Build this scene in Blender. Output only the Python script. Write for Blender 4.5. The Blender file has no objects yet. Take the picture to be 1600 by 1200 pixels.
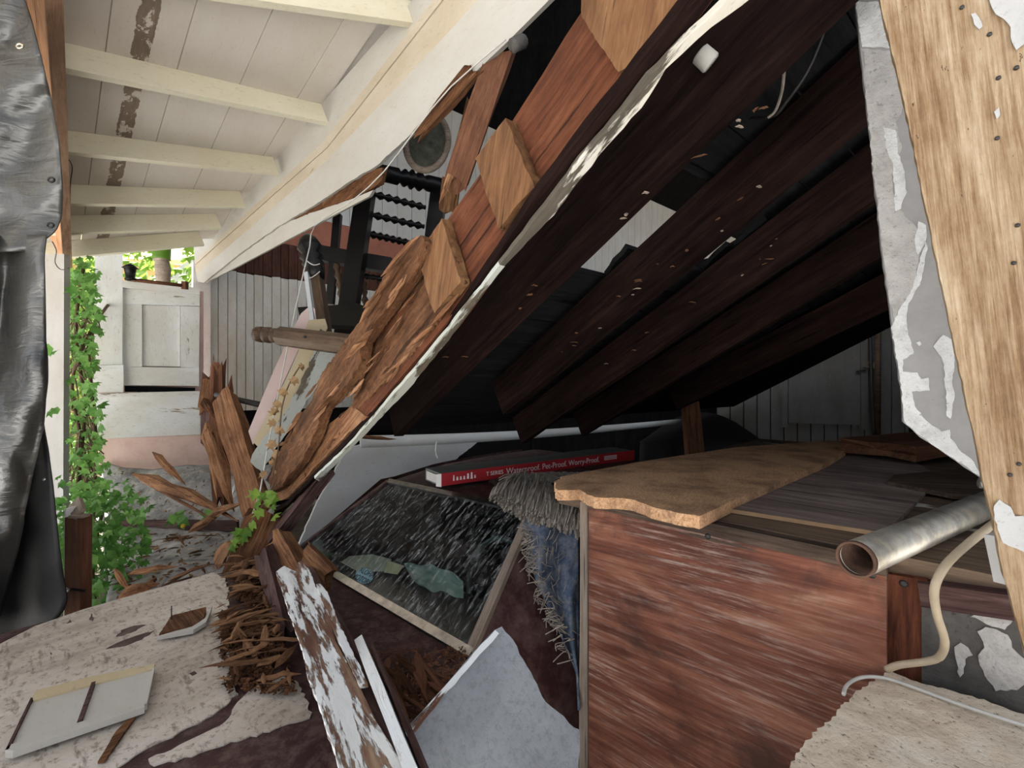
import bpy, bmesh, math, random
from mathutils import Vector, Matrix, noise
from mathutils.geometry import delaunay_2d_cdt
R = random.Random(7)
S = bpy.context.scene
C = S.collection
V = Vector
# ------------------------------------------------------------------ camera, sky, sun, exposure
CAMZ, FPX = 1.75, 720.0
cd = bpy.data.cameras.new('camera'); cam = bpy.data.objects.new('camera', cd); C.objects.link(cam)
cd.sensor_width = 36.0; cd.sensor_fit = 'HORIZONTAL'; cd.lens = 36.0 * FPX / 1600.0
cd.clip_start = 0.02; cd.clip_end = 300
cam.location = (0, 0, CAMZ); cam.rotation_euler = (math.pi / 2, 0, 0)
S.camera = cam
w = bpy.data.worlds.new('sky'); S.world = w; w.use_nodes = True
wn = w.node_tree
bg = wn.nodes['Background']
sky = wn.nodes.new('ShaderNodeTexSky'); sky.sky_type = 'HOSEK_WILKIE'
sky.turbidity = 6.0; sky.ground_albedo = 0.35
sky.sun_direction = V((-0.45, 0.30, 0.84)).normalized()
hsv = wn.nodes.new('ShaderNodeHueSaturation'); hsv.inputs['Saturation'].default_value = 0.22
wn.links.new(sky.outputs[0], hsv.inputs['Color']); wn.links.new(hsv.outputs[0], bg.inputs['Color'])
bg.inputs['Strength'].default_value = 1.25
sd = bpy.data.lights.new('sun', 'SUN'); sd.energy = 6.0; sd.angle = 0.01; sd.color = (1.0, 0.965, 0.91)
sun = bpy.data.objects.new('sun', sd); C.objects.link(sun)
sun.rotation_euler = V((-0.45, 0.30, 0.84)).to_track_quat('Z', 'Y').to_euler()
S.view_settings.view_transform = 'Standard'; S.view_settings.look = 'None'
S.view_settings.gamma = 1.0; S.view_settings.use_curve_mapping = False
S.view_settings.exposure = 2.5

# ------------------------------------------------------------------ helpers: points and planes
def ray(px, py): return V(((px - 800) / FPX, 1.0, (600 - py) / FPX))
EYE = V((0, 0, CAMZ))
def P(px, py, t): return EYE + ray(px, py) * t
class Plane:
    def __init__(s, n, p): s.n = V(n).normalized(); s.p = V(p)
    def at(s, px, py):
        r = ray(px, py); return EYE + r * ((s.p - EYE).dot(s.n) / r.dot(s.n))
    def pts(s, l): return [s.at(*q) for q in l]
    def off(s, d): return Plane(s.n, s.p + s.n * d)
def plane3(a, b, c):
    a, b, c = P(*a), P(*b), P(*c)
    return Plane((b - a).cross(c - a), a)
def flat(z): return Plane((0, 0, 1), (0, 0, z))

# ------------------------------------------------------------------ helpers: objects
WM = {}
def link(name, me, mat, parent=None, M=None):
    o = bpy.data.objects.new(name, me); C.objects.link(o)
    M = M if M is not None else Matrix()
    WM[o.name] = M
    if parent is not None:
        o.parent = parent; o.matrix_basis = WM[parent.name].inverted() @ M
    else: o.matrix_basis = M
    if mat is not None and me is not None and len(me.materials) == 0: me.materials.append(mat)
    return o
def thing(name, label, cat, loc=(0, 0, 0), group=None):
    o = link(name, None, None, None, Matrix.Translation(V(loc)))
    return tag(o, label, cat, group)
def tag(o, label, cat, group=None, kind=None):
    o['label'] = label; o['category'] = cat
    if group: o['group'] = group
    if kind: o['kind'] = kind
    return o
def struct(o): o['kind'] = 'structure'; return o
def stuff(o): o['kind'] = 'stuff'; return o
def mesh(name, vs, fs, smooth=False):
    me = bpy.data.meshes.new(name); me.from_pydata([tuple(v) for v in vs], [], fs)
    me.validate()
    if smooth:
        for p in me.polygons: p.use_smooth = True
    me.update(); return me
def frame(o, x, z):
    x = V(x).normalized(); z = V(z); z = (z - x * z.dot(x)).normalized(); y = z.cross(x)
    return Matrix(((x.x, y.x, z.x, o.x), (x.y, y.y, z.y, o.y), (x.z, y.z, z.z, o.z), (0, 0, 0, 1)))
def inpoly(p, poly):
    c = False; n = len(poly)
    for i in range(n):
        a, b = poly[i], poly[i - 1]
        if (a[1] > p[1]) != (b[1] > p[1]) and p[0] < (b[0] - a[0]) * (p[1] - a[1]) / (b[1] - a[1]) + a[0]: c = not c
    return c
def slab(name, pts, thick, mat, grain=None, jag=0.0, res=0.03, relief=0.0, rscale=(6, 30), rs=None, parent=None, edges=None, toward=None, curve=None):
    """a board cut to an outline: pts lie on one plane, front faces the viewer side, thickness goes back.
    jag roughens the outline (edges: the edge numbers that are rough, None = all); relief roughens the front"""
    n = V((0, 0, 0)); k = len(pts)
    for i in range(k):
        a, b = pts[i], pts[(i + 1) % k]; n += a.cross(b)
    n.normalize(); o = sum(pts, V((0, 0, 0))) / k
    tw = (EYE - o) if toward is None else V(toward)
    if n.dot(tw) < 0: n = -n
    g = V(grain) if grain is not None else pts[1] - pts[0]
    if abs(g.normalized().dot(n)) < .98: g = g - n * g.dot(n)
    M = frame(o, g, n) if abs(g.normalized().dot(n)) < .99 else frame(o, n.orthogonal(), n)
    Mi = M.inverted()
    q = [(Mi @ p).to_2d() for p in pts]
    sd_ = R.random() * 100
    out = []
    for i in range(k):
        a, b = q[i], q[(i + 1) % k]
        j = jag if (edges is None or i in edges) else 0
        if j <= 0: out.append(a); continue
        m = max(1, min(200, int((b - a).length / res)))
        nn = (b - a).orthogonal().normalized()
        for s in range(m):
            p = a.lerp(b, s / m)
            d = (noise.noise(V((p.x * 9, p.y * 9, sd_))) * 1.0 + R.uniform(-.6, .6)) * j
            out.append(p + nn * d)
    inner = []
    if rs:
        xs = [p.x for p in q]; ys = [p.y for p in q]
        x = min(xs) + rs * .5
        while x < max(xs):
            y = min(ys) + rs * .5
            while y < max(ys):
                pp = V((x + R.uniform(-.25, .25) * rs, y + R.uniform(-.25, .25) * rs))
                if inpoly(pp, out): inner.append(pp)
                y += rs
            x += rs
    vv, _, ff, *_r = delaunay_2d_cdt(out + inner, [], [list(range(len(out)))], 1, 1e-5)
    vs = []; nv = len(vv)
    cf = curve if curve else (lambda p: 0.0)
    for p in vv:
        h = 0
        if relief: h = relief * (noise.noise(V((p.x * rscale[0], p.y * rscale[1], sd_))) + .5 * noise.noise(V((p.x * rscale[0] * 2.3, p.y * rscale[1] * 2.3, sd_))))
        vs.append((p.x, p.y, h + cf(p)))
    for p in vv: vs.append((p.x, p.y, -thick + cf(p)))
    fs = []; ed = {}
    for f in ff:
        f = list(f)
        ar = sum(vv[f[i - 1]].x * vv[f[i]].y - vv[f[i]].x * vv[f[i - 1]].y for i in range(len(f)))
        if ar < 0: f.reverse()
        fs.append(f); fs.append([i + nv for i in reversed(f)])
        for i in range(len(f)):
            a, b = f[i - 1], f[i]
            if (b, a) in ed: del ed[(b, a)]
            else: ed[(a, b)] = 1
    for a, b in ed: fs.append([b, a, a + nv, b + nv])
    return link(name, mesh(name, vs, fs), mat, parent, M)
def beam(name, a, b, w, h, mat, up=(0, 0, 1), parent=None, nx=1, jag=0.0, rough=0.0, taper=(1, 1), ny=1, bend=0.0, rsc=(3, 14)):
    """a squared timber from a to b: w sideways, h along up; jag breaks the ends, rough wears the faces"""
    a, b = V(a), V(b); L = (b - a).length
    u = V(up)
    if abs(u.normalized().dot((b - a).normalized())) > .98: u = V((0, 1, 0))
    M = frame((a + b) / 2, b - a, u)
    ring = []
    for i in range(ny): ring.append((-1 + 2 * i / ny, -1))
    for i in range(ny): ring.append((1, -1 + 2 * i / ny))
    for i in range(ny): ring.append((1 - 2 * i / ny, 1))
    for i in range(ny): ring.append((-1, 1 - 2 * i / ny))
    n = len(ring); sdv = R.random() * 50; vs = []; fs = []
    if (rough or jag) and nx < 3: nx = max(3, int(L / .06))
    j0 = [R.uniform(-1, 1) * jag for _ in ring]; j1 = [R.uniform(-1, 1) * jag for _ in ring]
    for s in range(nx + 1):
        f = s / nx; sc = taper[0] + (taper[1] - taper[0]) * f
        for i, (y, z) in enumerate(ring):
            x = (f - .5) * L
            if s == 0: x += j0[i]
            if s == nx: x += j1[i]
            yy, zz = y * w / 2 * sc, z * h / 2 * sc
            if rough:
                d = rough * (noise.noise(V((x * rsc[0], yy * rsc[1] + sdv, zz * rsc[1]))) - .25)
                yy += y * d; zz += z * d
            zz += bend * (1 - (2 * f - 1) ** 2)
            vs.append((x, yy, zz))
    for s in range(nx):
        for i in range(n):
            p, q = s * n + i, s * n + (i + 1) % n
            fs.append((p, q, q + n, p + n))
    c0 = len(vs); vs.append((-.5 * L + R.uniform(0, 1) * jag, 0, bend * 0)); vs.append((.5 * L - R.uniform(0, 1) * jag, 0, 0))
    for i in range(n):
        fs.append((c0, (i + 1) % n, i)); fs.append((c0 + 1, nx * n + i, nx * n + (i + 1) % n))
    return link(name, mesh(name, vs, [tuple(reversed(f)) for f in fs] if False else fs), mat, parent, M)
def box(name, lo, hi, mat, parent=None):
    lo, hi = V(lo), V(hi)
    return beam(name, ((lo.x), (lo.y + hi.y) / 2, (lo.z + hi.z) / 2), (hi.x, (lo.y + hi.y) / 2, (lo.z + hi.z) / 2), hi.y - lo.y, hi.z - lo.z, mat, parent=parent)
def smooth_pts(pts, k=4):
    if len(pts) < 3: return pts
    o = []
    for i in range(len(pts) - 1):
        p0, p1, p2, p3 = pts[max(0, i - 1)], pts[i], pts[i + 1], pts[min(len(pts) - 1, i + 2)]
        for s in range(k):
            t = s / k
            o.append(.5 * ((2 * p1) + (p2 - p0) * t + (2 * p0 - 5 * p1 + 4 * p2 - p3) * t * t + (3 * p1 - p0 - 3 * p2 + p3) * t ** 3))
    o.append(pts[-1]); return o
def tube(name, pts, r, mat, parent=None, n=8, sm=4, inner=None, radii=None):
    pts = [V(p) for p in pts]
    if sm > 1: pts = smooth_pts(pts, sm)
    o = pts[0].copy(); vs = []; fs = []; up = V((.31, .22, .93))
    m = len(pts)
    for i, p in enumerate(pts):
        t = (pts[min(i + 1, m - 1)] - pts[max(i - 1, 0)]).normalized()
        x = t.cross(up).normalized(); y = x.cross(t)
        rr = radii[min(len(radii) - 1, int(i * len(radii) / m))] if radii else r
        for k in range(n):
            a = 2 * math.pi * k / n
            vs.append(p - o + (x * math.cos(a) + y * math.sin(a)) * rr)
    for i in range(m - 1):
        for k in range(n):
            a, b = i * n + k, i * n + (k + 1) % n
            fs.append((a, b, b + n, a + n))
    if inner:
        base = len(vs)
        for v in list(vs[:m * n]): vs.append(v)
        for i, p in enumerate(pts):
            for k in range(n):
                c = p - o; q = base + i * n + k
                vs[q] = c + (V(vs[i * n + k]) - c) * (inner / r)
        for i in range(m - 1):
            for k in range(n):
                a, b = base + i * n + k, base + i * n + (k + 1) % n
                fs.append((b, a, a + n, b + n))
        for k in range(n):
            k2 = (k + 1) % n
            fs.append((k2, k, base + k, base + k2))
            e = (m - 1) * n
            fs.append((e + k, e + k2, base + e + k2, base + e + k))
    else:
        fs.append(tuple(range(n - 1, -1, -1))); fs.append(tuple(range((m - 1) * n, m * n)))
    return link(name, mesh(name, vs, fs, True), mat, parent, Matrix.Translation(o))
def lathe(name, a, b, prof, mat, parent=None, n=10, smooth=True):
    """turned piece from a to b; prof = [(share of the length, radius)]"""
    a, b = V(a), V(b); L = (b - a).length
    M = frame(a, b - a, (0.1, 0.2, 1) if abs((b - a).normalized().z) < .9 else (0, 1, 0))
    vs = []; fs = []
    for s, r in prof:
        for k in range(n):
            an = 2 * math.pi * (k + .5) / n; vs.append((s * L, r * math.cos(an), r * math.sin(an)))
    for i in range(len(prof) - 1):
        for k in range(n):
            p, q = i * n + k, i * n + (k + 1) % n
            fs.append((p, q, q + n, p + n))
    fs.append(tuple(range(n - 1, -1, -1))); fs.append(tuple(range((len(prof) - 1) * n, len(prof) * n)))
    return link(name, mesh(name, vs, fs, smooth), mat, parent, M)
def splint_mesh(L, w, h, seed):
    r = random.Random(seed); vs = []; fs = []; m = 6; n = 5
    for s in range(m):
        f = s / (m - 1); e = min(1, f * 4 + .12) * min(1, (1 - f) * 2.2 + .06)
        bx = r.uniform(-.08, .08) * w; bz = math.sin(f * 3.1) * r.uniform(.2, .8) * h
        for k in range(n):
            a = 2 * math.pi * k / n + .3
            vs.append(((f - .5) * L, (math.cos(a) * w / 2 * r.uniform(.75, 1.1) + bx) * e, (math.sin(a) * h / 2 * r.uniform(.75, 1.1)) * e + bz))
    for s in range(m - 1):
        for k in range(n):
            p, q = s * n + k, s * n + (k + 1) % n
            fs.append((p, q, q + n, p + n))
    fs.append(tuple(range(n - 1, -1, -1))); fs.append(tuple(range((m - 1) * n, m * n)))
    return mesh('splinter', vs, fs)
def splinter(name, a, b, w, h, mat, parent=None, up=None, seed=None):
    a, b = V(a), V(b); u = up if up is not None else (EYE - (a + b) / 2)
    return link(name, splint_mesh((b - a).length, w, h, seed if seed is not None else R.random()), mat, parent, frame((a + b) / 2, b - a, u))
def grid(name, fn, nu, nv, mat, parent=None, smooth=True, thick=0.0, origin=None, closed=False):
    """surface through fn(u, v) world points; thick gives it a back"""
    pts = [[V(fn(i / nu, j / nv)) for j in range(nv + 1)] for i in range(nu + 1)]
    o = V(origin) if origin is not None else pts[0][0].copy()
    vs = [p - o for row in pts for p in row]; m = nv + 1; fs = []
    for i in range(nu):
        for j in range(nv):
            fs.append((i * m + j, (i + 1) * m + j, (i + 1) * m + j + 1, i * m + j + 1))
    if thick:
        me = mesh(name, vs, fs); b = len(vs)
        nrm = [V(v.normal) for v in me.vertices]; bpy.data.meshes.remove(me)
        vs2 = vs + [v - nn * thick for v, nn in zip(vs, nrm)]
        f2 = list(fs) + [tuple(b + i for i in reversed(f)) for f in fs]
        bd = [i * m for i in range(nu + 1)] + [nu * m + j for j in range(1, m)] + [i * m + nv for i in range(nu - 1, -1, -1)] + [j for j in range(nv - 1, 0, -1)]
        for i in range(len(bd)):
            p, q = bd[i], bd[(i + 1) % len(bd)]
            f2.append((q, p, p + b, q + b))
        vs, fs = vs2, f2
    return link(name, mesh(name, vs, fs, smooth), mat, parent, Matrix.Translation(o))
def text(name, s, M, size, mat, parent=None):
    cu = bpy.data.curves.new(name, 'FONT'); cu.body = s; cu.size = size; cu.align_x = 'CENTER'; cu.align_y = 'CENTER'; cu.extrude = .0004
    o = bpy.data.objects.new(name, cu); C.objects.link(o)
    me = bpy.data.meshes.new_from_object(o); bpy.data.objects.remove(o)
    return link(name, me, mat, parent, M)

# ------------------------------------------------------------------ materials
class NB:
    def __init__(s, name):
        s.m = bpy.data.materials.new(name); s.m.use_nodes = True; s.t = s.m.node_tree; s.b = s.t.nodes['Principled BSDF']
        s.out = s.t.nodes['Material Output']
    def n(s, ty, ins=None, **pr):
        x = s.t.nodes.new('ShaderNode' + ty)
        for k, v in pr.items(): setattr(x, k, v)
        for k, v in (ins or {}).items(): s.set(x, k, v)
        return x
    def set(s, x, k, v):
        i = x.inputs[k]
        if isinstance(v, bpy.types.NodeSocket): s.t.links.new(v, i)
        else:
            if hasattr(i.default_value, '__len__') and len(i.default_value) == 4 and len(v) == 3: v = (*v, 1)
            i.default_value = v
    def p(s, **k):
        for a, v in k.items(): s.set(s.b, a.replace('_', ' '), v)
    def coords(s, sc=(1, 1, 1), rnd=True):
        tc = s.n('TexCoord')
        v = tc.outputs['Object']
        if rnd:
            oi = s.n('ObjectInfo'); mu = s.n('Math', {0: oi.outputs['Random'], 1: 41.0}, operation='MULTIPLY')
            v = s.n('VectorMath', {0: v, 1: mu.outputs[0]}, operation='ADD').outputs[0]
        return s.n('VectorMath', {0: v, 1: sc}, operation='MULTIPLY').outputs[0]
    def noise(s, vec, scale, detail=6, rough=.6, dist=0.0):
        return s.n('TexNoise', {'Vector': vec, 'Scale': scale, 'Detail': detail, 'Roughness': rough, 'Distortion': dist}).outputs['Fac']
    def ramp(s, f, stops, interp='LINEAR'):
        r = s.n('ValToRGB', {'Fac': f}); e = r.color_ramp; e.interpolation = interp
        while len(e.elements) < len(stops): e.elements.new(.5)
        for el, (p, c) in zip(e.elements, stops):
            el.position = p; el.color = (*c, 1) if hasattr(c, '__len__') else (c, c, c, 1)
        return r.outputs['Color']
    def mix(s, f, a, b, mode='MIX'):
        x = s.n('MixRGB', blend_type=mode); s.set(x, 'Fac', f); s.set(x, 'Color1', a); s.set(x, 'Color2', b); return x.outputs[0]
    def math(s, op, a, b=0.0): return s.n('Math', {0: a, 1: b}, operation=op).outputs[0]
    def bump(s, h, strength=.4, dist=.01):
        s.set(s.b, 'Normal', s.n('Bump', {'Height': h, 'Strength': strength, 'Distance': dist}).outputs['Normal'])
def wood(name, cols, scale=22, stretch=10, bump=.5, rough=.85, paint=None, pamt=.5, psc=5, pst=4, dirt=.35, blotch=2.5, dist=.01, spec=.2, knots=0, band=None, soft=.012, dirtcol=(.28, .22, .17)):
    """grain along local X. paint: colour of a paint film that has come off where noise is under pamt"""
    b = NB(name)
    v0 = b.coords((1, 1, 1)); vm = lambda sc: b.n('VectorMath', {0: v0, 1: sc}, operation='MULTIPLY').outputs[0]
    g = b.noise(vm((1 / stretch, 1, 1)), scale * 2.6, 9, .72, .5)
    g2 = b.noise(vm((1 / (stretch * 1.5), 1, 1)), scale * .55, 4, .6, 1.0)
    bl = b.noise(vm((.6, 1, 1)), blotch, 5, .65)
    f = b.math('ADD', b.math('MULTIPLY', g, .6), b.math('ADD', b.math('MULTIPLY', bl, .35), b.math('MULTIPLY', g2, .3)))
    k = len(cols); col = b.ramp(f, [(.49 + .27 * i / (k - 1), c) for i, c in enumerate(cols)])
    ck = b.noise(vm((1 / (stretch * 2.2), 1, 1)), scale * 1.7, 5, .6, .3)
    crk = b.ramp(ck, [(.335, 1.0), (.375, 0.0)])
    col = b.mix(b.math('MULTIPLY', crk, .75), col, tuple(x * .22 for x in cols[0]))
    g = b.math('SUBTRACT', g, b.math('MULTIPLY', crk, .5))
    hgt = g
    if paint is not None:
        pn = b.noise(b.coords((1 / pst, 1, 1)), psc, 12, .68, .2)
        thr = pamt
        if band is not None:      # film lost only inside a strip of local y
            y = b.n('SeparateXYZ', {0: b.n('TexCoord').outputs['Object']}).outputs['Y']
            d = b.math('SUBTRACT', 1.0, b.math('MULTIPLY', b.math('ABSOLUTE', b.math('SUBTRACT', y, band[0])), 1 / band[1]))
            d = b.math('MAXIMUM', d, 0.0)
            pn = b.math('ADD', pn, b.math('SUBTRACT', .5, b.math('MULTIPLY', b.math('MINIMUM', b.math('MULTIPLY', d, 2.5), 1.0), .5)))
        mk = b.ramp(pn, [(thr - soft, 0.0), (thr + soft, 1.0)])
        dn = b.noise(b.coords((.5, 1, 1)), 3.2, 6, .65)
        pc = b.mix(b.ramp(dn, [(.40, dirt), (.68, 0.0)]), paint, tuple(p * q for p, q in zip(paint, (.72, .64, .52))))
        sp = b.noise(b.coords((.3, 1, 1)), 75, 5, .75)
        pc = b.mix(b.ramp(sp, [(.33, .9 * dirt), (.42, 0.0)]), pc, dirtcol)
        col = b.mix(mk, col, pc)
        hgt = b.math('ADD', b.math('MULTIPLY', mk, .8), b.math('MULTIPLY', g, .3))
    else:
        dn = b.noise(b.coords((.7, 1, 1)), 5, 8, .7)
        col = b.mix(b.ramp(dn, [(.34, dirt), (.55, 0.0)]), col, tuple(x * .35 for x in cols[0]))
    b.p(Base_Color=col, Roughness=rough, Specular_IOR_Level=spec)
    b.bump(hgt, bump, dist)
    return b.m
def plain(name, col, rough=.6, metal=0.0, var=.25, scale=8, bump=.1, spec=.4, dist=.01, dust=None, damt=.5):
    b = NB(name); n = b.noise(b.coords(), scale, 8, .65)
    c = b.mix(b.ramp(n, [(.3, 1.0), (.7, 0.0)]), col, tuple(x * (1 - var) for x in col))
    if dust is not None:
        d = b.noise(b.coords(), scale * 1.7, 10, .75)
        c = b.mix(b.ramp(d, [(damt - .12, 0.0), (damt + .12, 1.0)]), c, dust)
    b.p(Base_Color=c, Roughness=rough, Metallic=metal, Specular_IOR_Level=spec); b.bump(n, bump, dist); return b.m
WHITE = (.74, .70, .61)
m_ceil = wood('ceiling_paint', [(.30, .22, .16), (.45, .38, .3)], paint=(.74, .69, .63), pamt=.30, psc=3, pst=6, bump=.12, dirt=.25)
m_postpaint = wood('post_grey_white_paint', [(.22, .16, .11), (.4, .32, .24)], paint=(.47, .465, .46), pamt=.34, psc=6, pst=6, bump=.2, dirt=.5)
m_ceilpeel = wood('ceiling_paint_peeling', [(.20, .15, .11), (.30, .235, .18)], paint=(.74, .69, .63), pamt=.545, psc=13, pst=1.6, bump=.3, dirt=.3, band=(.02, .07))
m_rafter = wood('rafter_cream_paint', [(.25, .17, .11), (.4, .3, .2)], paint=(.80, .76, .61), pamt=.30, psc=4, pst=8, bump=.12, dirt=.35)
m_fascia = wood('fascia_white_paint', [(.22, .14, .09), (.4, .3, .2)], paint=(.50, .485, .45), pamt=.31, psc=5, pst=8, bump=.12, dirt=.35)
m_cream = wood('moulding_cream_paint', [(.22, .14, .09), (.4, .3, .2)], paint=(.53, .47, .38), pamt=.33, psc=6, pst=8, bump=.15, dirt=.5)
m_porch = wood('porch_white_paint', [(.22, .16, .11), (.4, .32, .24)], paint=(.90, .91, .92), pamt=.345, psc=6, pst=6, bump=.2, dirt=.5)
m_peel = wood('white_paint_peeling', [(.05, .024, .017), (.14, .068, .045), (.28, .19, .125)], paint=(.72, .75, .78), pamt=.475, psc=17, pst=8, bump=.7, dirt=.45)
m_peeldark = wood('white_trim_flaking', [(.05, .045, .035), (.13, .11, .085)], paint=(.62, .60, .54), pamt=.50, psc=9, pst=5, bump=.4, dirt=.5)
m_bead = wood('beadboard_paint', [(.14, .1, .07), (.3, .24, .18)], paint=(.80, .80, .77), pamt=.33, psc=5, pst=8, bump=.15, dirt=.6)
m_brownwall = wood('brown_wall_boards', [(.05, .022, .015), (.10, .042, .03), (.15, .07, .05)], bump=.2)
m_salmon = plain('salmon_paint', (.50, .19, .12), .8, var=.35, scale=4)
m_siding = wood('upper_siding_paint', [(.3, .25, .2), (.4, .36, .3)], paint=(.68, .68, .66), pamt=.28, psc=4, pst=8, bump=.12, dirt=.35)
m_orange = wood('rim_joist_red_brown', [(.04, .012, .006), (.115, .036, .015), (.19, .066, .029)], scale=30, stretch=14, bump=.7, dirt=.45)
m_block = wood('plywood_block', [(.06, .026, .012), (.155, .072, .03), (.24, .13, .06)], scale=20, stretch=9, bump=.5, dirt=.3)
m_rot = wood('rotten_wood', [(.055, .022, .010), (.195, .083, .036), (.35, .175, .085)], scale=34, stretch=16, bump=1.0, dirt=.6, dist=.02)
m_rotlight = wood('splintered_wood', [(.12, .05, .022), (.38, .175, .082), (.58, .34, .19)], scale=36, stretch=18, bump=1.0, dirt=.4, dist=.02)
m_chip = wood('fresh_wood_chips', [(.14, .065, .03), (.40, .20, .095), (.60, .36, .20)], scale=36, stretch=14, bump=.8, dirt=.2)
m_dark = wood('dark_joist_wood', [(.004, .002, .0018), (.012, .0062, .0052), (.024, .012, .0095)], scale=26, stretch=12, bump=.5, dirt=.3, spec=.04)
m_vdark = wood('dark_interior_boards', [(.0055, .0055, .006), (.010, .010, .0108), (.016, .0155, .016)], scale=20, stretch=12, bump=.3, spec=.03)  # near-black tone puts the darkness of the house interior into the boards
m_brown = wood('brown_timber', [(.075, .03, .018), (.155, .067, .036), (.21, .10, .057)], scale=26, stretch=12, bump=.4)
m_header = wood('header_timber', [(.24, .11, .05), (.42, .215, .11), (.52, .30, .165)], scale=16, stretch=10, bump=.4)
m_headershade = wood('header_underside_shade', [(.10, .055, .03), (.19, .105, .06), (.26, .16, .10)], bump=.4)
m_maroonwood = wood('weathered_maroon_board', [(.03, .014, .012), (.085, .045, .04), (.15, .10, .09)], scale=30, stretch=14, bump=.5)
m_black = plain('black_lacquer', (.008, .007, .007), .4, var=.3, spec=.3)
m_darkturn = wood('dark_turned_wood', [(.045, .026, .016), (.095, .06, .038), (.14, .095, .06)], scale=20, stretch=8, bump=.2, rough=.5)
m_film = None
def film_mat():
    b = NB('car_paint_film'); v = b.coords((1, .45, 1), False); v2 = b.coords((1, 1, 1), False)
    n = b.noise(v, 3.5, 10, .72); n2 = b.noise(v2, 42, 6, .75); n3 = b.noise(b.coords((.35, 1.6, 1), False), 16, 9, .7)
    c = b.ramp(n, [(.32, (.27, .215, .17)), (.48, (.48, .42, .355)), (.68, (.62, .565, .50))])
    c = b.mix(b.ramp(n3, [(.36, .75), (.44, 0.0)]), c, (.15, .11, .085))
    c = b.mix(b.ramp(n2, [(.39, .7), (.47, 0.0)]), c, (.18, .135, .105))
    pl = b.noise(b.coords((.30, 1.5, 1), False), 6.5, 9, .62, .3)
    c = b.mix(b.ramp(pl, [(.30, 1.0), (.31, 0.0)]), c, (.040, .020, .018))
    b.p(Base_Color=c, Roughness=.75, Specular_IOR_Level=.25); b.bump(b.math('ADD', n2, n3), .35, .006); return b.m
m_film = film_mat()
m_maroon = plain('maroon_car_paint', (.062, .022, .023), .45, var=.45, scale=6, bump=.05, spec=.4, dust=(.16, .10, .085), damt=.56)
m_maroondull = plain('dull_maroon_paint', (.050, .018, .019), .55, var=.45, scale=9, bump=.1, spec=.35, dust=(.15, .10, .085), damt=.58)
m_chrome = plain('chrome', (.50, .485, .46), .28, 1.0, var=.5, scale=30, bump=.1)
m_cabin = plain('cabin_vinyl', (.022, .020, .020), .7, var=.3)
m_wheel = plain('steering_wheel_plastic', (.10, .14, .13), .4)
m_paper = plain('yellowed_paper', (.95, .84, .55), .8, var=.15, scale=20)
m_cardb = plain('faded_card', (.66, .62, .50), .85, var=.3, scale=9)
m_plastic = plain('greenish_plastic_film', (.34, .44, .40), .3, var=.4, scale=7, spec=.5, bump=.5)
def glass_mat():
    b = NB('dusty_windscreen_glass')
    tr = b.n('BsdfTransparent', {'Color': (.62, .68, .66)}); gl = b.n('BsdfGlossy', {'Color': (.55, .6, .65), 'Roughness': .12})
    df = b.n('BsdfDiffuse', {'Color': (.52, .53, .53)})
    fr = b.n('Fresnel', {'IOR': 1.5})
    s1 = b.n('MixShader', {0: fr.outputs[0], 1: tr.outputs[0], 2: gl.outputs[0]})
    d = b.noise(b.coords((.25, 1, 1), False), 48, 10, .85, .2); d2 = b.noise(b.coords((1, 1, 1), False), 3, 4, .6)
    k = b.math('MULTIPLY', b.ramp(d, [(.50, .0), (.55, .25), (.63, .7)]), b.ramp(d2, [(.30, .22), (.55, .9)]))
    s2 = b.n('MixShader', {0: k, 1: s1.outputs[0], 2: df.outputs[0]})
    cl = b.n('BsdfTransparent', {'Color': (.95, .97, .96)}); ge = b.n('NewGeometry')
    s3 = b.n('MixShader', {0: ge.outputs['Backfacing'], 1: s2.outputs[0], 2: cl.outputs[0]})
    b.t.links.new(s3.outputs[0], b.out.inputs[0]); return b.m
m_glass = glass_mat()
def tarp_mat():
    b = NB('black_tarp'); v = b.coords((1, 1, 1), False)
    n = b.noise(b.coords((1, 1, .5), False), 3.2, 6, .5, .5); n2 = b.noise(b.coords((.6, .6, 2.2), False), 11, 4, .5, .8)
    b.p(Base_Color=b.ramp(n, [(.35, (.017, .016, .015)), (.7, (.062, .060, .052))]), Roughness=.36, Specular_IOR_Level=.9)
    b.bump(b.math('ADD', n, b.math('MULTIPLY', n2, .35)), .55, .04); return b.m
m_tarp = tarp_mat()
m_tarpdull = plain('black_tarp_hem', (.016, .015, .015), .6, bump=.3, scale=14)
m_concrete = None
def conc(name, c1, c2, c3, pits=(.05, .04, .035), sc=6, bump=.6, patch=None, pth=.6):
    b = NB(name); v = b.coords((1, 1, 1), False)
    n = b.noise(v, sc, 10, .7); n2 = b.noise(v, 90, 5, .7)
    c = b.ramp(n, [(.3, c1), (.5, c2), (.72, c3)])
    c = b.mix(b.ramp(n2, [(.33, .8), (.42, 0.0)]), c, pits)
    h = b.math('ADD', n2, n)
    if patch:
        pn = b.noise(v, 5.5, 4, .5, .4); mk = b.ramp(pn, [(pth - .006, 0.0), (pth + .006, 1.0)])
        c = b.mix(mk, c, patch); h = b.math('ADD', b.math('MULTIPLY', h, .5), mk)
    b.p(Base_Color=c, Roughness=.9, Specular_IOR_Level=.2); b.bump(h, bump, .006); return b.m
m_concrete = conc('rough_concrete', (.48, .37, .27), (.76, .64, .50), (.88, .81, .70), bump=.9)
m_greyconc = conc('stained_grey_concrete', (.035, .033, .03), (.075, .070, .065), (.13, .12, .11), patch=None)
m_ground = conc('ground_soil', (.05, .038, .028), (.11, .09, .065), (.19, .15, .11), sc=3)
m_bounce = conc('pale_bounce_concrete', (.44, .44, .44), (.54, .54, .535), (.62, .62, .615), sc=1.5)
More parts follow.
